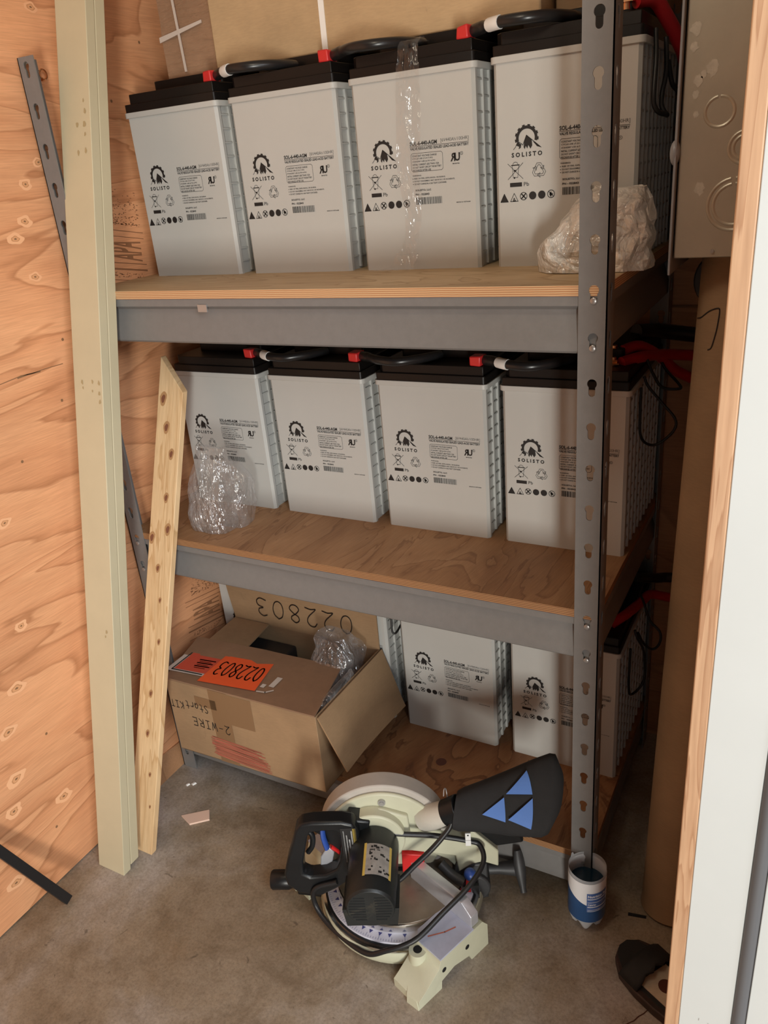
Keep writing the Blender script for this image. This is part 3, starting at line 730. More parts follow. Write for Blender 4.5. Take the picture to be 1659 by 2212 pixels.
lead('main_cable', [(-.030, .50, .585), (.014, .54, .570), (.05, .56, .567), (.15, .57, .565)], .0125, M['cable_black'], 'thick black cable behind the tube at the bottom shelf top', 'cable', grp='thick black mains cables')
lead('sense_wire', [(-.002, .30, 1.745), (.0035, .283, 1.700), (.0045, .272, 1.656), (.0055, .272, 1.631), (.012, .28, 1.618), (.022, .30, 1.613), (.018, .32, 1.614), (.008, .33, 1.628), (.006, .34, 1.650), (.011, .34, 1.685), (.008, .34, 1.735)], .0042, M['wire_black'], 'thin black wire looped down the side of the right top shelf battery', 'wire', grp='thin black wires')
lead('sense_wire', [(.0115, .352, 1.70), (.018, .362, 1.664), (.029, .38, 1.640), (.032, .40, 1.56)], .0042, M['wire_black'], 'thin black wire curling from the top shelf battery toward the grey panel', 'wire', grp='thin black wires')
lead('sense_wire', [(.0, .35, 1.17), (.013, .36, 1.136), (.030, .37, 1.108), (.062, .38, 1.104), (.058, .39, 1.112), (.030, .41, 1.133), (.016, .42, 1.15)], .0030, M['wire_black'], 'small thin black wire loop near the middle shelf red cables', 'wire', grp='thin black wires')
lead('sense_wire', [(.0, .33, 1.14), (.009, .33, 1.12), (.036, .34, 1.084), (.063, .34, 1.052), (.062, .34, 1.027), (.037, .33, 1.001), (.016, .32, 1.0), (.004, .30, 1.025), (.001, .30, 1.074), (.001, .30, 1.125)], .0028, M['wire_black'], 'large thin black wire loop beside the right middle shelf battery', 'wire', grp='thin black wires')
lead('sense_wire', [(.004, .39, .60), (.010, .40, .578), (.027, .40, .53), (.051, .40, .503), (.052, .40, .471), (.037, .40, .451), (.019, .38, .475), (.008, .36, .515)], .0030, M['wire_black'], 'thin black wire loop near the bottom shelf red cable', 'wire', grp='thin black wires')
lead('sense_wire', [(.006, .33, .54), (.014, .33, .517), (.024, .36, .463), (.027, .36, .384), (.006, .33, .358), (.002, .31, .396), (.002, .31, .50)], .0030, M['wire_black'], 'thin black wire hanging down the right bottom shelf battery side', 'wire', grp='thin black wires')
x = ROW[2][0][1] + BW
lead('sense_wire', [(x+.012, .28, .52), (x+.014, .268, .47), (x+.018, .262, .44), (x+.026, .268, .437), (x+.028, .30, .45)], .0028, M['wire_black'], 'thin black wire behind the open carton between two bottom shelf batteries', 'wire', grp='thin black wires')

# ------------------------------------------------------------------ cartons standing on the top battery row
ZB = LV[0] + BH + .0645
root = thing('carton', 'big tan carton with white straps on top of the highest batteries', 'box', (-.58, .42, ZB), 'cartons above the batteries')
bm = BM(); box(bm, -.962, -.212, .332, .56, ZB, 2.14); build('body', bm, M['box_tan'], root, bevel=.004)
bm = BM(); prism(bm, [(-.962, 1.952), (-.212, 1.966), (-.212, 1.980), (-.962, 1.966)], (0, .3305, 0), (1, 0, 0), (0, 0, 1), (0, 1, 0), .0015); build('strap', bm, M['strap'], root); bm = BM(); box(bm, -.679, -.666, .3303, .332, ZB, 2.14); build('strap', bm, M['strap'], root)
root = thing('carton', 'small brown carton wrapped in clear film with white straps at the left wall', 'box', (-1.05, .42, ZB), 'cartons above the batteries')
bm = BM()
box(bm, -1.115, -.968, .345, .56, ZB, 2.12); bmesh.ops.subdivide_edges(bm, edges=bm.edges[:], cuts=7, use_grid_fill=True)
for v in bm.verts:
    n = mnoise.noise_vector(v.co*18)*.006; n.z *= .4; v.co += V((n.x*.5, n.y, n.z if v.co.z > ZB+.01 else 0))
build('body', bm, M['box_wrapped'], root, sharp=60)
bm = BM(); prism(bm, [(-1.058, ZB+.012), (-1.052, ZB+.012), (-1.068, 2.12), (-1.074, 2.12)], (0, .3365, 0), (1, 0, 0), (0, 0, 1), (0, 1, 0), .002); build('strap', bm, M['strap_dull'], root); bm = BM()
prism(bm, [(-1.118, 1.876), (-.990, 1.899), (-.990, 1.905), (-1.118, 1.887)], (0, .3375, 0), (1, 0, 0), (0, 0, 1), (0, 1, 0), .002); build('strap', bm, M['strap_dull'], root)
root = thing('carton', 'brown carton end seen at the far right above the top batteries', 'box', (-.12, .47, ZB), 'cartons above the batteries')
bm = BM(); box(bm, -.205, -.02, .40, .56, ZB, 2.0); build('body', bm, M['box_open'], root, bevel=.003)
bm = BM(); box(bm, -.2055, -.0195, .3985, .40, ZB+.030, ZB+.034); build('flap_seam', bm, M['cedar_groove'], root)

# ------------------------------------------------------------------ leaning timber on the left
def lean(x, y, k, kx=0.0):
    d = V((kx, k, 1)); return d
K = .242
d = V((0, K, 1)); nrm = V((0, -1, K)).normalized()   # nrm points at the room
root = thing('jamb_board', 'long tan painted double board leaning on the shelving in front of its left post', 'board', (-1.118, -.36, 0))
def lean_board(name, x0, x1, yf, t, k, z0, z1, mat, kx=0.0, parent=None, endcut=None, bev=.0015):
    bm = BM(); sec = math.sqrt(1+k*k)
    ty = t*sec
    a = [(x0 + kx*z0, yf + k*z0, z0), (x1 + kx*z0, yf + k*z0, z0), (x1 + kx*z0, yf + ty + k*z0, z0), (x0 + kx*z0, yf + ty + k*z0, z0)]
    zz = [z1]*4 if endcut is None else [z1, endcut, endcut, z1]
    b = [(p[0] + kx*(q-z0), p[1] + k*(q-z0), q) for p, q in zip(a, zz)]
    hexa(bm, a, b)
    return bm if name is None else build(name, bm, mat, parent, bevel=bev)
fb_ = lean_board('front_board', -1.163, -1.074, -.379, .023, K, 0, 2.15, M['tan_paint'], parent=root)
I = Ink((0, -.379, 0), (1, 0, 0), (0, K, 1), nrm, .0005)
for (a, b), r_ in zip(((-1.092, 1.75), (-1.089, 1.73), (-1.092, 1.706), (-1.113, 1.706), (-1.091, 1.687), (-1.091, 1.656), (-1.113, 1.653), (-1.136, 1.19), (-1.104, 1.192), (-1.084, 1.19), (-1.084, 1.168), (-1.083, 1.15), (-1.105, 1.172), (-1.134, 1.178), (-1.096, .625), (-1.1, .613)), (2, 3, 4, 3.4, 2.4, 3, 3, 3, 2.6, 3, 3, 3, 2, 2, 3, 2)):
    I.poly([(a + .0011*r_*math.cos(t)*(1+.25*math.sin(3*t+a*90)), b + .0017*r_*math.sin(t)*(1+.2*math.cos(2*t+b*70))) for t in [6.2832*i/12 for i in range(12)]])
I.onto(fb_, simple('paint_stain', (.40, .315, .17), .6))
lean_board('back_board', -1.161, -1.0735, -.3545, .026, K, .012, 2.15, M['tan_paint'], parent=root)
# cedar picket
kc, kx = .362, .022
x1, x0 = -1.0560, -1.1340
root = thing('cedar_picket', 'knotty bare cedar board with slanted top leaning on the middle shelf', 'board', (-1.095, -.30, 0))
plank = lean_board('plank', x0, x1, -.300, .017, kc, 0, 1.195, M['cedar'], kx, root, endcut=1.116)
u = V((1, 0, 0)); dd = V((kx, kc, 1)); nn = V((0, -1, kc)).normalized()
I = Ink((x0, -.300, 0), u, dd, nn, .0006)
R = random.Random(3)
for a, b, s in ((.018, 1.10, .010), (.034, 1.035, .009), (.055, .975, .008), (.048, .873, .0075), (.060, .80, .009), (.010, .775, .009), (.036, .705, .0065), (.050, .63, .0045), (.055, .53, .005), (.040, .40, .006), (.038, .30, .006), (.055, .20, .004), (.062, .12, .003)):
    for rr_, mi in ((1.35, 0), (.75, 1)):
        I.poly([(a + s*.80*rr_*math.cos(t)*(1+.15*math.sin(3*t)), b + 1.25*s*rr_*math.sin(t) + s*.25*math.cos(t)) for t in [6.2832*i/14 for i in range(14)]], mi)
        I.o += nn*.0002
    I.o -= nn*.0004
I.onto(plank, [simple('knot_ring', (.46, .255, .115), .6), simple('knot_core', (.22, .085, .045), .6)])
# black bar on the floor against the wall
bm = BM(); p0, p1 = V((-1.142, -.494, .010)), V((-1.2005, -.622, .340))
dirv = (p1-p0).normalized(); uu, vv = frame_of(dirv)
cu = V((0, 1, 0)); cu = (cu - dirv*cu.dot(dirv)).normalized(); cv = dirv.cross(cu)
obox(bm, p0 - cu*.011 - cv*.006, cu*.022, cv*.012, p1-p0)
tag(build('metal_bar', bm, M['iron'], None, bevel=.001), 'flat black metal bar leaning on the plywood wall at lower left', 'bar')

# ------------------------------------------------------------------ open carton on the lowest shelf
Z3, ZT = LV[2], .384
root = thing('open_carton', 'open brown carton of packing waste with orange 022803 sticker on the bottom shelf', 'box', (-.88, .09, Z3))
FLc, FRc, BRc, BLc = (-1.116, -.074), (-.650, -.062), (-.642, .2525), (-1.130, .2525)
bm = BM(); t = .004
def wall(bm, p, q, n, z0, z1, th=t):
    p, q = V((p[0], p[1], z0)), V((q[0], q[1], z0)); obox(bm, p, q-p, V((0, 0, z1-z0)), V((n[0]*th, n[1]*th, 0)))
wall(bm, FLc, FRc, (0, 1), Z3, ZT); wall(bm, FRc, BRc, (-1, 0), Z3, ZT); wall(bm, BLc, BRc, (0, -1), Z3, ZT); wall(bm, FLc, BLc, (1, 0), Z3, ZT)
prism(bm, [FLc, FRc, BRc, BLc], (0, 0, Z3), (1, 0, 0), (0, 1, 0), (0, 0, 1), t)
ob_ = build('body', bm, M['box_open'], root, bevel=.0012)
def flap(name, pts, mat, th=.004, curl=0.0):
    """quad flap a,b (hinge) c,d (free edge)"""
    a, b, c, d_ = [V(p) for p in pts]; n = (b-a).cross(d_-a).normalized()
    bm = BM(); nu, nv = 10, 6; L2 = []
    for sd in (-.5, .5):
      g = []
      for j in range(nv+1):
        r_ = []
        for i in range(nu+1):
            p = (a.lerp(b, i/nu)).lerp(d_.lerp(c, i/nu), j/nv)
            p += n*(curl*math.sin(math.pi*i/nu)*(j/nv)**2 + mnoise.noise(p*14)*.0022*(j/nv) + sd*th)
            r_.append(bm.verts.new(p))
        g.append(r_)
      L2.append(g)
    for g in L2:
        for j in range(nv):
            for i in range(nu): bm.faces.new((g[j][i], g[j][i+1], g[j+1][i+1], g[j+1][i]))
    rim = [(0, i) for i in range(nu)] + [(j, nu) for j in range(nv)] + [(nv, i) for i in range(nu, 0, -1)] + [(j, 0) for j in range(nv, 0, -1)]
    for (j0, i0), (j1, i1) in zip(rim, rim[1:]+rim[:1]): bm.faces.new((L2[0][j0][i0], L2[0][j1][i1], L2[1][j1][i1], L2[1][j0][i0]))
    return build(name, bm, mat, root)
ff = flap('front_flap', [(-1.114, -.076, ZT+.004), (-.650, -.064, ZT+.004), (-.690, .128, ZT+.008), (-1.150, .105, ZT+.012)], M['box_flap'], curl=.004)
bf = flap('back_flap', [(-1.130, .2500, ZT), (-.642, .2500, ZT), (-.640, .2475, ZT+.150), (-1.150, .2475, ZT+.150)], M['box_open'])
flap('right_flap', [(-.644, -.062, ZT), (-.638, .2520, ZT), (-.578, .2490, .216), (-.580, -.060, .240)], M['box_open'], curl=.008)
flap('left_flap', [(-1.126, .11, ZT), (-1.130, .246, ZT), (-1.006, .244, ZT+.002), (-1.000, .135, ZT-.004)], M['box_open'])
# marks on the flaps and front
fo = (0, 0, ZT+.0095)
I = Ink(fo, (1, 0, 0), (0, 1, 0), (0, 0, 1), .0015)
I.poly([(-1.132, -.052), (-1.000, -.040), (-1.000, .078), (-1.130, .066)]); sl_ = I.build('shipping_label', M['paper'], root)
I = Ink(fo, (1, 0, 0), (0, 1, 0), (0, 0, 1), .0022)
I.poly([(-1.112, -.040), (-1.010, -.030), (-1.010, .040), (-1.085, .034), (-1.092, .050), (-1.110, .050)], 0)
I.line([(-1.090, .054), (-1.114, .054), (-1.116, -.044), (-1.02, -.036)], .004, 1)
for k in range(3): I.line([(-1.070+.002*k, .018-.014*k), (-1.022, .024-.014*k)], .0045, 1); I.line([(-1.066+.002*k, .011-.014*k), (-1.03, .015-.014*k)], .0025, 1)
I.onto(sl_, [M['red_print'], M['ink']])
I = Ink(fo, (1, 0, 0), (0, 1, 0), (0, 0, 1), .0030); OR = [(-1.013, -.063), (-.842, -.043), (-.864, .072), (-1.013, .058)]
I.poly(OR)
so = I.build('orange_sticker', M['orange'], root)
def quadmap(a, b):
    p0, p1, p2, p3 = [V((x, y, 0)) for x, y in OR]; q = p0.lerp(p1, a).lerp(p3.lerp(p2, a), b); return (q.x, q.y)
I = Ink(fo, (1, 0, 0), (0, 1, 0), (0, 0, 1), .0036); hand(I, '022803', .10, .93, .30, .78, .0040, True, quadmap); I.onto(so, M['ink'])
I = Ink(fo, (1, 0, 0), (0, 1, 0), (0, 0, 1), .0012); I.rect(-.822, -.806, -.012, .030); I.line([(-.838, -.040), (-.815, -.036), (-.800, -.022)], .005); I.rect(-.842, -.830, -.022, -.008); I.onto(ff, M['paper'])
dv = V((FRc[0]-FLc[0], FRc[1]-FLc[1], 0)); dvn = dv.normalized(); fn_ = V((dvn.y, -dvn.x, 0))
def FI(lift): return Ink((FLc[0], FLc[1], Z3), dvn, (0, 0, 1), fn_, lift)
I = FI(.0006); I.rect(.14, .20, .0, .2325); I.rect(.20, .275, .135, .23); I.rect(.09, .16, .17, .20); I.onto(ob_, M['pack_tape'])
I = FI(.0011)
hand(I, '2-WIRE', .068, .190, .100, .126, .0021); hand(I, 'Start', .055, .128, .152, .176, .0019); hand(I, 'KIT', .003, .046, .146, .168, .0019); I.onto(ob_, M['ink'])
I = FI(.0009); R = random.Random(2)
for k in range(44): z = .016 + k*.0015; I.line([(.125+R.uniform(-.006, .008), z+R.uniform(-.002, .002)), (.30+R.uniform(-.015, .015)-k*.0006, z-.010+R.uniform(-.002, .002))], .0014)
I.onto(ob_, M['red_marker'])
I = Ink((-1.150, .2455, ZT), (1, 0, 0), (0, 0, 1), (0, -1, 0), .0015); hand(I, '022803', .112, .432, .030, .088, .0026, gap=.35); I.onto(bf, M['ink'])
# crumpled plastic blobs
def blob(rings, seg, amp, seed, fr=15, open_top=False, sub=4):
    """rings: (cx, cy, z, rx, ry) from bottom to top"""
    bm = BM(); R = []
    n = len(rings)
    P = []
    for i in range(n-1):
        for k in range(sub):
            t = k/sub; t = t*t*(3-2*t)*.5 + t*.5
            P.append([a*(1-t)+b*t for a, b in zip(rings[i], rings[i+1])])
    P.append(list(rings[-1]))
    for i, (cx_, cy_, z, rx, ry) in enumerate(P):
        r_ = []
        for k in range(seg):
            t = 2*math.pi*k/seg; e = .55
            x = math.copysign(abs(math.cos(t))**e, math.cos(t)); y = math.copysign(abs(math.sin(t))**e, math.sin(t))
            q = V((cx_ + rx*x, cy_ + ry*y, z))
            nz = mnoise.turbulence_vector(q*fr + V((seed, seed*2, 0)), 3, True)
            q += V((nz.x*amp, nz.y*amp, nz.z*amp*(.6 if 0 < i < len(P)-1 else .05))); r_.append(bm.verts.new(q))
        R.append(r_)
    for a, b in zip(R, R[1:]):
        for k in range(seg):
            bm.faces.new((a[k], a[(k+1) % seg], b[(k+1) % seg], b[k]))
    bm.faces.new(R[0][::-1])
    if not open_top: bm.faces.new(R[-1])
    bmesh.ops.triangulate(bm, faces=[f for f in bm.faces if len(f.verts) == 4])
    return bm
bm = blob([(-.74, .165, .30, .05, .05), (-.74, .165, .36, .065, .06), (-.735, .17, .41, .058, .05), (-.75, .175, .455, .040, .028)], 20, .022, 4)
o = tag(build('packing_film', bm, M['film_bag'], None, sharp=12), 'clear plastic packing film bulging out of the open brown carton', 'plastic')
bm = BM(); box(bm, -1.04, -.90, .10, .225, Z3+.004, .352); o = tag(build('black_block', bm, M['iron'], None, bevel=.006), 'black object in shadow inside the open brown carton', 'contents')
bm = blob([(-.69, .04, .24, .03, .08), (-.672, .04, .33, .02, .085), (-.664, .05, .378, .014, .08), (-.656, .06, .40, .005, .06)], 22, .010, 9)
tag(build('packing_film', bm, M['film_bag'], None, sharp=25), 'clear plastic film squeezed between the carton side and its right flap', 'plastic')

# ------------------------------------------------------------------ plastic on the shelves
bm = blob([(-.998, .082, LV[1]+.001, .054, .036), (-.998, .086, LV[1]+.03, .060, .042), (-.996, .096, LV[1]+.10, .058, .040), (-.996, .114, LV[1]+.165, .052, .028), (-.998, .120, LV[1]+.205, .046, .009)], 22, .013, 1, fr=13)
b2 = blob([(-.958, .130, LV[1]+.001, .036, .034), (-.953, .134, LV[1]+.05, .044, .042), (-.956, .138, LV[1]+.115, .040, .036), (-.970, .140, LV[1]+.160, .028, .016)], 20, .014, 6, fr=13)
me_ = bpy.data.meshes.new('tmp'); b2.to_mesh(me_); b2.free(); bm.from_mesh(me_); bpy.data.meshes.remove(me_)
tag(build('plastic_bag', bm, M['film_bag'], None, sharp=12), 'crinkled clear plastic bag on the middle shelf before the left battery', 'bag')
bm = blob([(-.075, .170, LV[0]+.001, .095, .048), (-.072, .172, LV[0]+.03, .098, .052), (-.055, .178, LV[0]+.075, .080, .048), (-.045, .182, LV[0]+.11, .062, .040), (-.035, .19, LV[0]+.132, .040, .018)], 28, .020, 3, fr=18)
tag(build('plastic_wad', bm, M['film_wad'], None, sharp=12), 'wad of cloudy crumpled plastic wrap on the top shelf behind the post', 'plastic')
bm = BM(); g = []; nu, nv = 8, 46
R = random.Random(8)
path = [(-.432, .272, 1.7765, .022), (-.432, .236, 1.778, .021), (-.434, .229, 1.740, .024), (-.436, .228, 1.700, .026), (-.440, .230, 1.640, .026), (-.448, .230, 1.560, .022), (-.442, .231, 1.500, .018), (-.446, .231, 1.45, .016), (-.462, .229, 1.405, .026), (-.478, .215, 1.3745, .036), (-.50, .185, 1.3735, .040)]
pp = crom([V(p[:3]) for p in path], 6)
for j, p in enumerate(pp):
    wd = path[min(len(path)-1, j//6)][3]
    r_ = []
    for i in range(nu+1):
        s = (i/nu-.5)*2; q = p + V((s*wd, 0, 0)); nz = mnoise.turbulence(q*30, 3, True)
        lift = (.004 + abs(nz)*.012); q += V((nz*.004, -lift if .1 < j/len(pp) < .8 else -.001, lift*.5 if j/len(pp) <= .1 or j/len(pp) >= .8 else 0)); r_.append(bm.verts.new(q))
    g.append(r_)
for a, b in zip(g, g[1:]):
    for i in range(nu): bm.faces.new((a[i], a[i+1], b[i+1], b[i]))
tag(build('plastic_strip', bm, M['film_strip'], None, sharp=25), 'long clear plastic strip draped down the third top shelf battery', 'plastic')

# ------------------------------------------------------------------ grey electrical panel and cardboard tube at right
root = thing('electrical_panel', 'grey steel electrical panel with round knockouts at top right', 'panel', (.20, .25, 1.396))
bm = BM(); box(bm, .0795, .3195, .10, .46, 1.3965, 2.2); build('cabinet', bm, M['galv'], root, bevel=.002)
I = Ink((0, .1, 0), (1, 0, 0), (0, 0, 1), (0, -1, 0), .0004); R = random.Random(21)
for a, b, r_ in ((.093, 1.716, .012), (.119, 1.662, .013), (.101, 1.648, .010), (.098, 1.63, .007), (.092, 1.693, .009), (.107, 1.655, .007), (.100, 1.603, .006), (.112, 1.50, .012)):
    I.poly([(a + r_*R.uniform(.55, 1)*math.cos(t)*.8, b + r_*R.uniform(.55, 1.0)*math.sin(t)) for t in [6.2832*i/18 for i in range(18)]])
I.onto(bpy.data.objects['cabinet'], simple('panel_smear', (.53, .49, .41), .5, .3, .12, 90))
bm = BM(); box(bm, .0735, .0775, .088, .48, 1.372, 2.2); co_ = build('cover', bm, M['galv_cover'], root, bevel=.0012)
bm = BM(); sphere(bm, (.0735, .098, 1.553), .014, (.55, .8, 1.3)); build('latch', bm, M['galv_cover'], root)
def knock(x, z, rs):
    bm = BM()
    for r in rs:
        for i in range(36):
            if i == 9: continue
            a, b = 2*math.pi*i/36, 2*math.pi*(i+1)/36
            q = lambda t, rr_, y: (x+rr_*math.cos(t), y, z+rr_*math.sin(t))
            for r0, r1, y0, y1 in ((r-.0022, r, .1, .0986), (r, r+.0012, .0986, .0986), (r+.0012, r+.003, .0986, .1)):
                bm.faces.new([bm.verts.new(p) for p in (q(a, r0, y0), q(b, r0, y0), q(b, r1, y1), q(a, r1, y1))])
    bmesh.ops.remove_doubles(bm, verts=bm.verts, dist=.00005); build('knockout', bm, M['galv'], root, sharp=60)
knock(.133, 1.604, (.020,)); knock(.172, 1.553, (.022, .016)); knock(.163, 1.474, (.037, .029)); knock(.20, 1.70, (.025,))
bm = BM(); cyl(bm, (.1375, .0995, 1.4065), (.1375, .0965, 1.4065), .0028, seg=10); build('screw', bm, M['rivet'], root)
root = thing('cardboard_tube', 'tall brown cardboard tube standing in the corner under the grey panel', 'tube', (.158, .075, 0))
bt, tp = V((.158, .075, .002)), V((.170, .215, 1.384))
bm = BM(); cyl(bm, bt, tp, .0605, seg=48, prof=[(0, .0625), (.006, .0615), (.02, .0605), (1, .0605), (1, .055), (0, .055)], cap=False); tube_ = build('shell', bm, M['card_tube'], root)
# handwritten stroke on the tube
ax = (tp-bt).normalized(); bm = BM()
def on_tube(h, a): # height fraction and angle around from the viewer side
    c_ = bt.lerp(tp, h); u_ = V((1, 0, 0)); u_ = (u_-ax*u_.dot(ax)).normalized(); v_ = ax.cross(u_)
    return c_ + (u_*math.cos(a) - v_*math.sin(a))*.0612
pts = [on_tube(h, a) for h, a in ((.927, 2.75), (.929, 2.5), (.937, 2.2), (.941, 1.95), (.938, 1.88), (.920, 1.90), (.906, 1.95), (.894, 2.02), (.891, 2.12))]
tube(bm, pts, .0011, 6, 6); merge(tube_, bm, M['ink'])
bm = BM(); cyl(bm, (.135, .345, 1.325), (.135, .360, 1.325), .056, seg=36); tag(build('black_disc', bm, M['iron'], None, bevel=.003), 'round black disc fixed behind the cardboard tube under the grey panel', 'disc')
bm = BM(); obox(bm, (.100, .345, 1.30), (.07, 0, 0), (0, 0, .02), (0, .30, 0)); d0 = build('arm', bm, M['iron'], bpy.data.objects['black_disc'])
bm = BM(); hexa(bm, [(.080, .010, .0006), (.118, .018, .0006), (.117, .025, .0006), (.079, .018, .0006)], [(.080, .010, .0018), (.118, .018, .0018), (.117, .025, .0018), (.079, .018, .0018)])
tag(build('tape_piece', bm, M['iron'], None), 'short strip of black tape on the floor at the cardboard tube base', 'tape')
bm = BM(); g = []
for j in range(15):
    r_ = []
    for i in range(11):
        u_, v_ = i/10, j/14
        q = V((.020 + .075*u_, .06+.03*v_-.02*u_, .003 + .19*v_*(u_**1.2) + .01)); nz = mnoise.turbulence_vector(q*25, 3, True); q += nz*.014; q.z = max(q.z, .003); r_.append(bm.verts.new(q))
    g.append(r_)
for a, b in zip(g, g[1:]):
    for i in range(10): bm.faces.new((a[i], a[i+1], b[i+1], b[i]))
tag(build('plastic_scrap', bm, M['film_floor'], None, sharp=25), 'torn clear plastic sheet on the floor between post and cardboard tube', 'plastic')

# ------------------------------------------------------------------ cut bottle
bx, by = -.001, -.036
root = thing('cut_bottle', 'clear plastic bottle with its top cut off and a blue and white label', 'bottle', (bx, by, 0))
RB = .0400
bm = BM(); seg = 60; prof = [(0.0, .010), (.35, .004), (.62, .0), (.80, .010), (.93, .026), (1.0, .042), (1.0, .100), (1.0, .150), (1.0, .158), (1.0, .163)]
R_ = []
for r, z in prof:
    ring = []
    for i in range(seg):
        a = 2*math.pi*i/seg; lob = (.5+.5*math.cos(5*a + .6))
        rr_ = RB*r; zz = z
        if z < .04 and r > .3: zz = z + (1-lob)*.016*(1-abs(z-.0)/.05); rr_ = RB*r*(1 - .10*(1-lob)*(1-z/.045))
        if z > .155: zz = z + .0018*math.sin(a*2+.5) + (.009 if abs(a-2.75) < .12 and z > .16 else 0)
        ring.append(bm.verts.new((bx + rr_*math.cos(a), by + rr_*math.sin(a), max(zz, .0005))))
    R_.append(ring)
for a, b in zip(R_, R_[1:]):
    for i in range(seg): bm.faces.new((a[i], a[(i+1) % seg], b[(i+1) % seg], b[i]))
build('shell', bm, M['pet'], root, sharp=50)
bm = BM(); lathe(bm, [(.0, .030), (.034, .040), (.0384, .048), (.0386, .118), (.0, .1181)], (bx, by, 0), 40); build('contents', bm, M['liquid'], root)
bm = BM()
def band(z0f, z1f, a0, a1, r, mi, n=40):
    vs0 = []; vs1 = []
    for i in range(n+1):
        a = a0+(a1-a0)*i/n
        vs0.append(bm.verts.new((bx+r*math.cos(a), by+r*math.sin(a), z0f(a)))); vs1.append(bm.verts.new((bx+r*math.cos(a), by+r*math.sin(a), z1f(a))))
    for i in range(n): bm.faces.new((vs0[i], vs0[i+1], vs1[i+1], vs1[i])).material_index = mi
cst = lambda z: (lambda a: z)
aw = math.radians(-88)   # direction the panel text starts from
wave = lambda a: .106 + .022*math.sin((a-aw)*1.0 + 3.7)
band(cst(.040), wave, -math.pi, math.pi, RB+.0006, 1, 72); band(wave, cst(.153), -math.pi, math.pi, RB+.0006, 0, 72)
lab_ = build('label', bm, [M['lab_white'], M['lab_blue']], root)
bm = BM(); a0, a1 = math.radians(-76), math.radians(-5)
band(cst(.073), cst(.126), a0, a1, RB+.0011, 0, 20)
for z, h in ((.109, .0022), (.100, .0012), (.086, .0022), (.078, .001), (.074, .0012)): band(cst(z), cst(z+h), a0+.04, a1, RB+.0015, 1, 16)
vs_, fs = text_polys('Nutrition Facts', .02)
vv = [bm.verts.new((bx+(RB+.0016)*math.cos(a0+.06+1.25*x_), by+(RB+.0016)*math.sin(a0+.06+1.25*x_), .1145+.0072*y_)) for x_, y_ in vs_]
for f in fs: bm.faces.new([vv[i] for i in f]).material_index = 1
vs_, fs = text_polys('Calories', .02)
vv = [bm.verts.new((bx+(RB+.0016)*math.cos(a0+.06+.42*x_), by+(RB+.0016)*math.sin(a0+.06+.42*x_), .0915+.0055*y_)) for x_, y_ in vs_]
for f in fs: bm.faces.new([vv[i] for i in f]).material_index = 1
build('nutrition_panel', bm, [M['lab_panel'], M['lab_white']], root, sharp=0)

# ------------------------------------------------------------------ sandal at the right wall
root = thing('sandal', 'worn black sandal with cross strap and cream insole beside the door jamb', 'shoe', (.18, -.13, 0))
A2 = V((.86, -.51, 0)).normalized(); B2 = V((-A2.y, A2.x, 0)); tipo = V((.088, -.083, 0))
out = []
prof2 = [(0, -.012, .016), (.012, -.034, .036), (.04, -.054, .050), (.085, -.060, .054), (.13, -.058, .052), (.18, -.05, .046), (.22, -.034, .03), (.235, -.01, .008)]
def ring2(z, gw=1.0): return [tipo + A2*a + B2*(l*gw) + V((0, 0, z)) for a, l, r in prof2] + [tipo + A2*a + B2*(r*gw) + V((0, 0, z)) for a, l, r in prof2[::-1]]
bm = BM(); hexa(bm, ring2(0, .94), ring2(.026)); build('sole', bm, M['sole_side'], root, bevel=.003)
bm = BM(); hexa(bm, ring2(.0262, .80), ring2(.0285, .78)); build('footbed', bm, M['sole'], root)
bm = BM(); P = [(.080, -.040), (.20, -.034), (.215, .0), (.20, .030), (.085, .034)]
hexa(bm, [tipo+A2*a+B2*b+V((0, 0, .0287)) for a, b in P], [tipo+A2*a+B2*b+V((0, 0, .0305)) for a, b in P]); io = build('insole', bm, M['insole'], root)
bm = BM(); c_ = tipo + A2*.118 + B2*-.004 + V((0, 0, .0307)); cyl(bm, c_, c_+V((0, 0, .0012)), .015, seg=20); merge(io, bm, M['spot'])
bm = BM(); g = []
for j in range(9):
    t = j/8; r_ = []
    for i in range(6):
        a = .045 + .046*i/5 + (.004*math.sin(j*2.7) if i == 5 else 0); l = -.058 + .113*t
        r_.append(bm.verts.new(tipo + A2*a + B2*l + V((0, 0, .028 + .030*math.sin(math.pi*t)**.7*(0.7+.3*i/5)))))
    g.append(r_)
for a, b in zip(g, g[1:]):
    for i in range(5): bm.faces.new((a[i], a[i+1], b[i+1], b[i]))
build('strap', bm, M['sole'], root, solid=.006)

# ------------------------------------------------------------------ floor scraps
bm = BM(); P = [(-1.073, -.165), (-1.031, -.180), (-.991, -.145), (-1.014, -.117)]
hexa(bm, [(x, y, .0006) for x, y in P], [(x, y, .006) for x, y in P]); tag(build('wood_offcut', bm, M['wood_scrap'], None, bevel=.0005), 'pale wedge of scrap wood lying on the floor before the carton', 'scrap')
for (x, y), r_, lab in (((-1.140, -.062), .006, 'tiny white paper crumb on the floor, the left of two below the carton'), ((-1.126, -.052), .007, 'tiny white paper crumb on the floor, the right of two below the carton')):
    bm = BM(); hexa(bm, [(x-r_, y-r_*.5, .0004), (x+r_*.3, y-r_, .0004), (x+r_, y+r_*.6, .0004), (x-r_*.4, y+r_, .0004)], [(x-r_*.6, y-r_*.4, .004), (x+r_*.3, y-r_*.7, .006), (x+r_*.7, y+r_*.5, .005), (x-r_*.3, y+r_*.6, .004)])
    tag(build('paper_crumb', bm, M['strap'], None), lab, 'scrap', 'white crumbs on the floor')

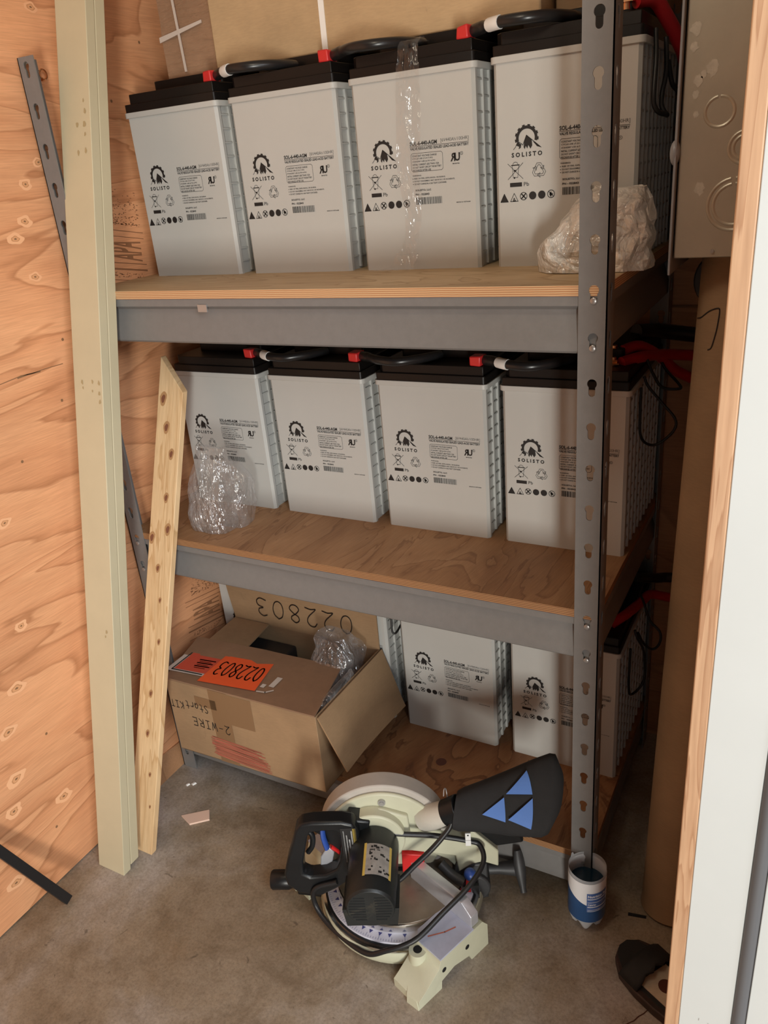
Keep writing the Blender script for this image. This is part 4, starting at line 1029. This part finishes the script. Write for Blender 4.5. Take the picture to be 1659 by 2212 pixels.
# ------------------------------------------------------------------ compound mitre saw
O = V((-.405, -.145, 0)); A = V((-.9023, -.4311, 0)); P = V((.4311, -.9023, 0)); Fv = V((.9386, -.3449, 0)); Nv = V((-.3449, -.9386, 0)); Zv = V((0, 0, 1))
saw = thing('mitre_saw', 'cream and black compound mitre saw on the floor with black dust bag and cord', 'saw', tuple(O))
def H(t, p, z): return O + A*t + P*p + Zv*z       # head frame: t to the handle, p to the motor side
def G(f, n, z): return O + Fv*f + Nv*n + Zv*z     # base frame: f along the fence, n to the front
ZTB = .085
# base casting
bm = BM()
side = [(-.045, 0), (-.045, .060), (-.030, ZTB-.004), (.097, ZTB-.004), (.104, .060), (.150, .030), (.165, .022), (.165, 0), (.118, 0), (.112, .018), (.060, .030), (.015, .018), (.008, 0)]
for f0, dr in ((.150, 1), (-.150, -1)):
    prism(bm, side, G(f0, 0, 0), Nv, Zv, Fv*dr, .076)
    # tapering front leg
    hexa(bm, [G(f0+dr*.005, .10, 0), G(f0+dr*.076, .10, 0), G(f0+dr*.076, .168, 0), G(f0+dr*.045, .172, 0), G(f0+dr*.028, .150, 0)], [G(f0-dr*.004, .094, .064), G(f0+dr*.076, .094, .064), G(f0+dr*.070, .166, .020), G(f0+dr*.045, .170, .022), G(f0+dr*.024, .145, .030)])
hexa(bm, [G(-.16, -.045, .012), G(.16, -.045, .012), G(.16, .02, .012), G(-.16, .02, .012)], [G(-.16, -.040, ZTB-.006), G(.16, -.040, ZTB-.006), G(.16, .02, ZTB-.006), G(-.16, .02, ZTB-.006)])
lathe(bm, [(.120, .012), (.184, .012), (.190, .030), (.186, .046), (.120, .046)], O, 64)
c_ = G(.168, .108, 0); cyl(bm, c_+Zv*.022, c_+Zv*.072, .021, .019, 20)
cs = build('base', bm, M['cream'], saw, bevel=.0025)
bm = BM(); c_ = G(.168, .108, .0722); cyl(bm, c_, c_+Zv*.0006, .0095, seg=16); c_ = G(.2, .155, .0255); cyl(bm, c_, c_+V((0, 0, .0008))+Nv*.0004, .0065, seg=14)
c_ = G(.2262, .02, .050); cyl(bm, c_, c_+Fv*.0006, .006, seg=10); c_ = G(.2262, .09, .048); cyl(bm, c_, c_+Fv*.0006, .006, seg=10); merge(cs, bm, M['slot'])
for s, f0, f1 in ((1, .142, .226), (-1, -.226, -.142)):
    bm = BM(); prism(bm, [(f0, -.002), (f1, -.002), (f1, .0985), (f0+.018*(s > 0), .0985 if s > 0 else .0985), (f0, .082)], G(0, 0, ZTB-.004), Fv, Nv, Zv, .004); wt = build('wing_top', bm, M['alu_top'], saw)
    if s > 0:
        I = Ink(G(0, 0, ZTB), Fv, Nv, Zv, .0005); I.line([(.170, .078), (.188, .046), (.196, .022)], .0030); I.onto(wt, M['red_marker'])
bm = BM(); lathe(bm, [(.150, .046), (.1845, .046), (.1845, .0535), (.150, .0535)], O, 72); build('chrome_ring', bm, M['chrome'], saw)
bm = BM(); lathe(bm, [(.150, .0535), (.1775, .0535), (.1775, .0575), (.150, .0575)], O, 72); build('dark_ring', bm, M['black_pl'], saw)
bm = BM(); lathe(bm, [(.1495, .056), (.1725, .056), (.1725, .0625), (.1495, .0625)], O, 72); so_ = build('mitre_scale', bm, M['scale'], saw)
I = Ink(O + Zv*.0625, Fv, Nv, Zv, .0005)
for k in range(-60, 61, 2):
    a = math.pi/2 + math.radians(k); r0 = .1705; r1 = .166 if k % 10 else .161
    I.line([(r0*math.cos(a), r0*math.sin(a)), (r1*math.cos(a), r1*math.sin(a))], .0006)
for k in (-50, -38, -30, -22, -15, -8, 0, 8, 15, 22, 30, 38, 45):
    a = math.pi/2 + math.radians(k); ca, sa = math.cos(a), math.sin(a)
    I.poly([(.1520*ca - .0045*sa, .1520*sa + .0045*ca), (.1520*ca + .0045*sa, .1520*sa - .0045*ca), (.1610*ca, .1610*sa)])
I.onto(so_, M['scale_blue'])
bm = BM(); lathe(bm, [(.1, .05), (.1485, .05), (.1490, .079), (.1475, ZTB-.002), (.1445, ZTB-.001), (.1, ZTB-.001)], O, 72); build('turntable_rim', bm, M['chrome'], saw)
bm = BM(); lathe(bm, [(.02, .06), (.1447, .06), (.1447, ZTB+.0004), (.02, ZTB+.0004)], O, 72); tb = build('turntable', bm, M['alu_dirty'], saw)
I = Ink(O + Zv*(ZTB+.0004), A, P, Zv, .0006); I.rect(-.06, .142, -.006, .006); I.onto(tb, M['slot'])
# fence
bm = BM()
for s in (1, -1):
    prism(bm, [(s*.035, ZTB), (s*.222, ZTB), (s*.222, ZTB+.030), (s*.195, ZTB+.052), (s*.035, ZTB+.052)], G(0, -.022, 0), Fv, Zv, Nv, .022)
build('fence', bm, M['alu'], saw, bevel=.0012)
# mitre arm and lock knob
bm = BM(); hexa(bm, [H(.13, -.028, .022), H(.245, -.018, .030), H(.245, .018, .030), H(.13, .028, .022)], [H(.13, -.026, .052), H(.245, -.014, .062), H(.245, .014, .062), H(.13, .026, .052)]); build('mitre_arm', bm, M['black_pl'], saw, bevel=.004)
bm = BM(); cyl(bm, H(.200, 0, .060), H(.306, 0, .062), .02, seg=24, prof=[(0, .012), (.3, .013), (.45, .016), (.60, .0225), (.96, .0225), (1, .019)]); build('lock_knob', bm, M['black_pl'], saw)
# blade guard
def disc_poly(t0, z0, r, zcut, n=72):
    pts = []
    for i in range(n):
        a = 2*math.pi*i/n; pts.append((t0+r*math.cos(a), max(zcut, z0+r*math.sin(a))))
    out_ = []
    for p in pts:
        if not out_ or (abs(p[0]-out_[-1][0]) + abs(p[1]-out_[-1][1])) > 1e-5: out_.append(p)
    return out_
gc = (.030, .185)
bm = BM(); pr_ = disc_poly(gc[0], gc[1], .1465, .105)
prism(bm, pr_, H(0, -.050, 0), A, Zv, P, .047)
gd = build('blade_guard', bm, M['cream_dust'], saw, bevel=.004)
bm = BM(); prism(bm, disc_poly(gc[0], gc[1], .132, .105), H(0, -.0035, 0), A, Zv, P, .010); build('guard_face', bm, M['cream'], gd, bevel=.004)
bm = BM(); c_ = H(gc[0]-.005, .006, gc[1]+.110); cyl(bm, c_, c_+P*.005, .0085, seg=16); cyl(bm, c_+P*.005, c_+P*.007, .005, seg=6); build('guard_bolt', bm, M['rivet'], gd)
bm = BM(); prism(bm, disc_poly(.020, .180, .127, .090), H(0, -.030, 0), A, Zv, P, .003); build('blade', bm, M['alu'], saw)
# gear housing between guard and motor, and the pivot arm to the back
bm = BM(); prism(bm, disc_poly(.048, .215, .070, .135), H(0, .004, 0), A, Zv, P, .034); prism(bm, [(.085, .23), (.075, .272), (.03, .285), (-.03, .26), (-.035, .15), (.09, .15)], H(0, .004, 0), A, Zv, P, .014); build('gear_housing', bm, M['cream'], saw, bevel=.004)
bm = BM(); prism(bm, [(-.005, .165), (-.01, .205), (-.15, .191), (-.170, .220), (-.226, .156), (-.225, .110), (-.190, .125), (-.165, .118), (-.135, .095), (-.130, .145), (-.03, .165)], H(0, -.032, 0), A, Zv, P, .055)
prism(bm, [(-.11, .122), (-.135, .090), (-.135, .145), (-.06, .162), (-.04, .162)], H(0, -.030, 0), A, Zv, P, .040); build('pivot_arm', bm, M['cream'], saw, bevel=.003)
bm = BM(); prism(bm, [(-.010, .163), (-.060, .158), (-.058, .110), (-.035, .104), (-.030, .128), (-.008, .105)], H(0, -.012, 0), A, Zv, P, .042); build('kerf_guard', bm, M['red_pl'], saw, bevel=.002)['label'] = 'red plastic guard piece'
# motor
mt, mz = .046, .208
bm = BM(); cyl(bm, H(mt, .036, mz), H(mt, .208, mz), .052, seg=48, prof=[(0, .050), (.05, .053), (.70, .0535), (.74, .0525), (.97, .0515), (1, .0475)])
prism(bm, [(-.058, -.004), (.058, -.004), (.052, -.050), (-.052, -.050)], H(mt, .120, mz), A, Zv, P, .085)
mo = build('motor', bm, M['motor'], saw, bevel=.003)
bm = BM()
for k in range(-5, 6):
    z = mz + .0075*k; hw = math.sqrt(max(.0001, .044**2 - (z-mz)**2))
    for s in (1, -1):
        if abs(k) < 5: obox(bm, H(mt + s*.010, .2082, z-.0014), A*(s*(hw-.010)), Zv*.0028, P*.0006)
merge(mo, bm, M['slot'])
bm = BM()
def onmot(p, a, r=.0540): return H(mt, p, mz) + (A*math.cos(a) + Zv*math.sin(a))*r
def mlabel(p0, p1, a0, a1, mi, r):
    n = 8
    for i in range(n):
        a, b = a0+(a1-a0)*i/n, a0+(a1-a0)*(i+1)/n
        bm.faces.new([bm.verts.new(onmot(*k, r)) for k in ((p0, a), (p1, a), (p1, b), (p0, b))]).material_index = mi
mlabel(.090, .170, 1.40, 2.35, 1, .0541); mlabel(.088, .172, 2.35, 2.47, 0, .0541); mlabel(.088, .172, 1.30, 1.40, 0, .0541)
R = random.Random(4)
for k in range(26):
    p_ = .093+R.random()*.072; a_ = 1.44+R.random()*.82; mlabel(p_, p_+R.uniform(.002, .006), a_, a_+R.uniform(.03, .16), 2, .0544)
bmesh.ops.remove_doubles(bm, verts=bm.verts, dist=.00002); build('rating_plate', bm, [M['lab_yellow'], M['lab_grey'], M['ink']], mo)
# D handle in the plane of the blade
PH = .030
outer = [(.199, .296), (.172, .301), (.110, .300), (.084, .292), (.074, .268), (.074, .225), (.086, .165), (.112, .125), (.140, .104), (.178, .082), (.228, .094), (.250, .118), (.253, .150), (.240, .195), (.222, .245), (.212, .280)]
inner = [(.180, .272), (.150, .275), (.125, .273), (.116, .262), (.117, .225), (.124, .185), (.134, .162), (.160, .146), (.195, .142), (.209, .152), (.206, .185), (.196, .225), (.188, .258)]
bm = BM(); plate(bm, outer, [inner], H(0, PH, 0), A, Zv, P, .038); hd = build('handle', bm, M['black_pl'], saw, bevel=.006, segs=3)
bm = BM(); prism(bm, [(.090, .285), (.185, .282), (.192, .250), (.160, .222), (.140, .190), (.120, .150), (.096, .160), (.082, .20)], H(0, PH-.012, 0), A, Zv, P, .014); build('switch_housing', bm, M['black_pl'], hd, bevel=.003)
I = Ink(H(0, PH+.038, 0), -A, Zv, P, .0008)
I.rect(-.113, -.079, .178, .284, 0); I.rect(-.087, -.080, .180, .282, 1)
for k in range(4): I.rect(-.109+.006*k, -.1062+.006*k, .186+.004*(k % 2), .276-.012*(k % 3), 2)
I.build('warning_label', [M['ink'], M['lab_yellow'], M['white_tag']], hd)
bm = BM(); tube(bm, [H(.190, PH+.016, .262), H(.180, PH+.018, .245), H(.184, PH+.018, .215), H(.196, PH+.016, .195)], .006, 10, 6); build('trigger', bm, M['black_pl'], hd)
bm = BM(); hexa(bm, [H(.06, .0, .235), H(.10, .0, .225), H(.10, .045, .225), H(.06, .045, .235)], [H(.05, .0, .275), H(.10, .0, .285), H(.10, .045, .285), H(.05, .045, .275)]); build('handle_mount', bm, M['black_pl'], saw, bevel=.004)
# dust port, collar and bag
bm = BM(); tube(bm, [H(-.068, -.005, .235), H(-.088, .010, .252), H(-.118, .020, .272), H(-.128, .022, .278)], .026, 20, 6, rfun=lambda t: .031-.006*t); build('dust_elbow', bm, M['elbow'], saw)
bm = BM(); cyl(bm, H(-.112, .018, .268), H(-.145, .024, .286), .0285, .0315, 24); build('bag_collar', bm, M['black_pl'], saw, bevel=.002)
bgA, bgB = H(-.136, .023, .281), H(-.368, .020, .318)
ddir = (bgB-bgA).normalized(); wv_ = V((.09, -.63, -.77)).normalized(); tv_ = ddir.cross(wv_).normalized()
bm = BM(); rings = []
secs = [(0, .040, .032), (.06, .046, .034), (.25, .054, .032), (.5, .067, .030), (.75, .081, .027), (.90, .087, .022), (.96, .083, .016), (1.0, .062, .006)]
for t_, hw, th in secs:
    c_ = bgA.lerp(bgB, t_); ring = []
    for i in range(28):
        a = 2*math.pi*i/28; e = .6
        cx_ = math.copysign(abs(math.cos(a))**e, math.cos(a)); sx_ = math.copysign(abs(math.sin(a))**.9, math.sin(a))
        q = c_ + wv_*(cx_*hw) + tv_*(sx_*th) - ddir*((abs(cx_)**3)*.016*t_)
        q += tv_*mnoise.noise(q*20)*.004; ring.append(bm.verts.new(q))
    rings.append(ring)
for a, b in zip(rings, rings[1:]):
    for i in range(28): bm.faces.new((a[i], a[(i+1) % 28], b[(i+1) % 28], b[i]))
bm.faces.new(rings[0][::-1]); bm.faces.new(rings[-1])
if tv_.y > 0: tsg = -1
else: tsg = 1
bag = build('dust_bag', bm, M['fabric'], saw, sharp=60)
# three blue triangles printed on the bag
def onbag(t_, w_):
    for (ta, ha, xa), (tb_, hb, xb) in zip(secs, secs[1:]):
        if ta <= t_ <= tb_:
            s_ = (t_-ta)/(tb_-ta); hw = ha+(hb-ha)*s_; th = xa+(xb-xa)*s_; break
    cc = min(.999, abs(w_)/hw); e = .6
    ca = cc**(1/e); sa = math.sqrt(max(0, 1-ca*ca))
    return bgA.lerp(bgB, t_) + wv_*w_ + tv_*(tsg*(sa**.9*th + .0052)) - ddir*((cc**3)*.016*t_)
bm = BM()
def tri_bag(p, q, r_, n=6):
    g = {}
    for i in range(n+1):
        for j in range(n+1-i):
            k = n-i-j; t_ = (p[0]*i+q[0]*j+r_[0]*k)/n; w_ = (p[1]*i+q[1]*j+r_[1]*k)/n
            g[(i, j)] = bm.verts.new(onbag(t_, w_))
    for i in range(n):
        for j in range(n-i):
            bm.faces.new((g[(i, j)], g[(i+1, j)], g[(i, j+1)]))
            if i+j < n-1: bm.faces.new((g[(i+1, j)], g[(i+1, j+1)], g[(i, j+1)]))
TRI = [((.66, -.060), (.47, -.018), (.715, -.008)), ((.455, -.012), (.27, .016), (.50, .040)), ((.72, .000), (.52, .036), (.76, .064))]
for t3 in TRI: tri_bag(*t3)
merge(bag, bm, M['logo_blue'])
bm = BM(); tube(bm, [H(-.120, .004, .300), H(-.118, .0, .318), H(-.114, .004, .322), H(-.112, .012, .310)], .0013, 8, 6); build('bag_spring', bm, M['rivet'], saw)
bm = BM(); hexa(bm, [H(-.185, -.03, .150), H(-.285, -.03, .165), H(-.285, .01, .165), H(-.185, .01, .150)], [H(-.175, -.03, .215), H(-.28, -.03, .185), H(-.28, .01, .185), H(-.175, .01, .215)]); build('rear_cover', bm, M['black_pl'], saw, bevel=.006)
# rear bevel pivot, stop and outrigger foot
bm = BM(); cyl(bm, H(-.165, -.02, .055), H(-.165, .035, .055), .040, seg=24); hexa(bm, [H(-.10, -.03, .02), H(-.20, -.03, .02), H(-.20, .03, .02), H(-.10, .03, .02)], [H(-.13, -.025, .115), H(-.20, -.025, .115), H(-.20, .02, .115), H(-.13, .02, .115)]); build('bevel_trunnion', bm, M['bracket'], saw, bevel=.004)
bm = BM(); tube(bm, [H(-.095, .018, .118), H(-.120, .036, .102), H(-.146, .052, .095)], .011, 12, 5); build('bevel_lever', bm, M['bracket'], saw)
bm = BM(); sphere(bm, H(-.160, .050, .118), .0145); build('lever_knob', bm, M['blue_pl'], saw)
bm = BM(); hexa(bm, [H(-.148, .048, .070), H(-.160, .048, .070), H(-.160, .056, .070), H(-.148, .056, .070)], [H(-.150, .048, .108), H(-.158, .048, .108), H(-.158, .056, .108), H(-.150, .056, .108)]); build('pointer', bm, M['red_pl'], saw)
bm = BM(); hexa(bm, [H(-.160, .045, .012), H(-.178, .045, .012), H(-.178, .052, .012), H(-.160, .052, .012)], [H(-.164, .045, .085), H(-.178, .045, .085), H(-.178, .052, .085), H(-.164, .052, .085)]); build('stop_plate', bm, M['iron'], saw)
bm = BM(); cyl(bm, H(-.18, -.024, .052), H(-.275, -.024, .052), .013, seg=14, prof=[(0, .015), (.5, .013), (1, .020)])
a0_, a1_ = H(-.272, -.030, .100), H(-.281, .012, .014)
dq = (a1_-a0_).normalized(); tube(bm, [a0_, a0_.lerp(a1_, .3), a0_.lerp(a1_, .6), a1_], .010, 10, 4, rfun=lambda t: .0075+.006*math.sin(math.pi*min(1, t*1.1)), flat=.7); build('outrigger', bm, M['bracket'], saw, bevel=0)
# power cord
bm = BM(); tube(bm, [H(.055, .030, .245), V((-.448, -.199, .238)), V((-.386, -.173, .228)), V((-.316, -.134, .214)), V((-.248, -.103, .197)), V((-.223, -.097, .188)), V((-.206, -.122, .170)), V((-.217, -.176, .152)), V((-.250, -.242, .128)), V((-.287, -.304, .100)), V((-.342, -.336, .075)), V((-.396, -.340, .045)), V((-.493, -.312, .035)), V((-.544, -.295, .060)), V((-.543, -.292, .112)), H(.135, .075, .135)], .0058, 12, 8); cd = build('power_cord', bm, M['rubber'], saw)
bm = BM(); tube(bm, [V((-.385, -.236, .165)), V((-.365, -.226, .150)), V((-.332, -.198, .185)), V((-.299, -.169, .222)), V((-.277, -.140, .252)), V((-.272, -.128, .268))], .0060, 12, 8); build('power_cord', bm, M['rubber'], saw)
bm = BM(); c_ = V((-.248, -.103, .197)); obox(bm, c_-A*.006-P*.0075-Zv*.0075, A*.012, P*.015, Zv*.015); obox(bm, c_-A*.006+P*.002+Zv*.004, A*.012, P*.003, Zv*.022); clip_ = build('cord_clip', bm, M['white_tag'], cd, bevel=.001); clip_['label'] = 'white plastic cord clip'
bm = BM(); c_ = V((-.248, -.103, .197))+P*.0052+Zv*.021; cyl(bm, c_, c_+P*.0006, .002, seg=8); merge(clip_, bm, M['slot'])
# small pliers hanging inside the saw handle
pr0 = H(.150, .020, .150)
root = thing('pliers', 'small pliers with blue and red grips seen through the black saw handle', 'pliers', tuple(pr0))
bm = BM(); tube(bm, [H(.157, .038, .262), H(.158, .042, .235), H(.153, .042, .200)], .0075, 10, 6, flat=.7); build('grip', bm, M['blue_pl'], root)['label'] = 'blue grip'
bm = BM(); tube(bm, [H(.146, .032, .196), H(.132, .030, .180), H(.122, .028, .162)], .0068, 10, 6, flat=.7); build('grip', bm, M['red_pl'], root)['label'] = 'red grip'
bm = BM(); hexa(bm, [H(.152, .028, .200), H(.172, .028, .168), H(.176, .028, .140), H(.150, .028, .140), H(.140, .028, .180)], [H(.152, .036, .200), H(.172, .036, .168), H(.176, .036, .140), H(.150, .036, .140), H(.140, .036, .180)]); build('jaw', bm, M['alu'], root, bevel=.002)
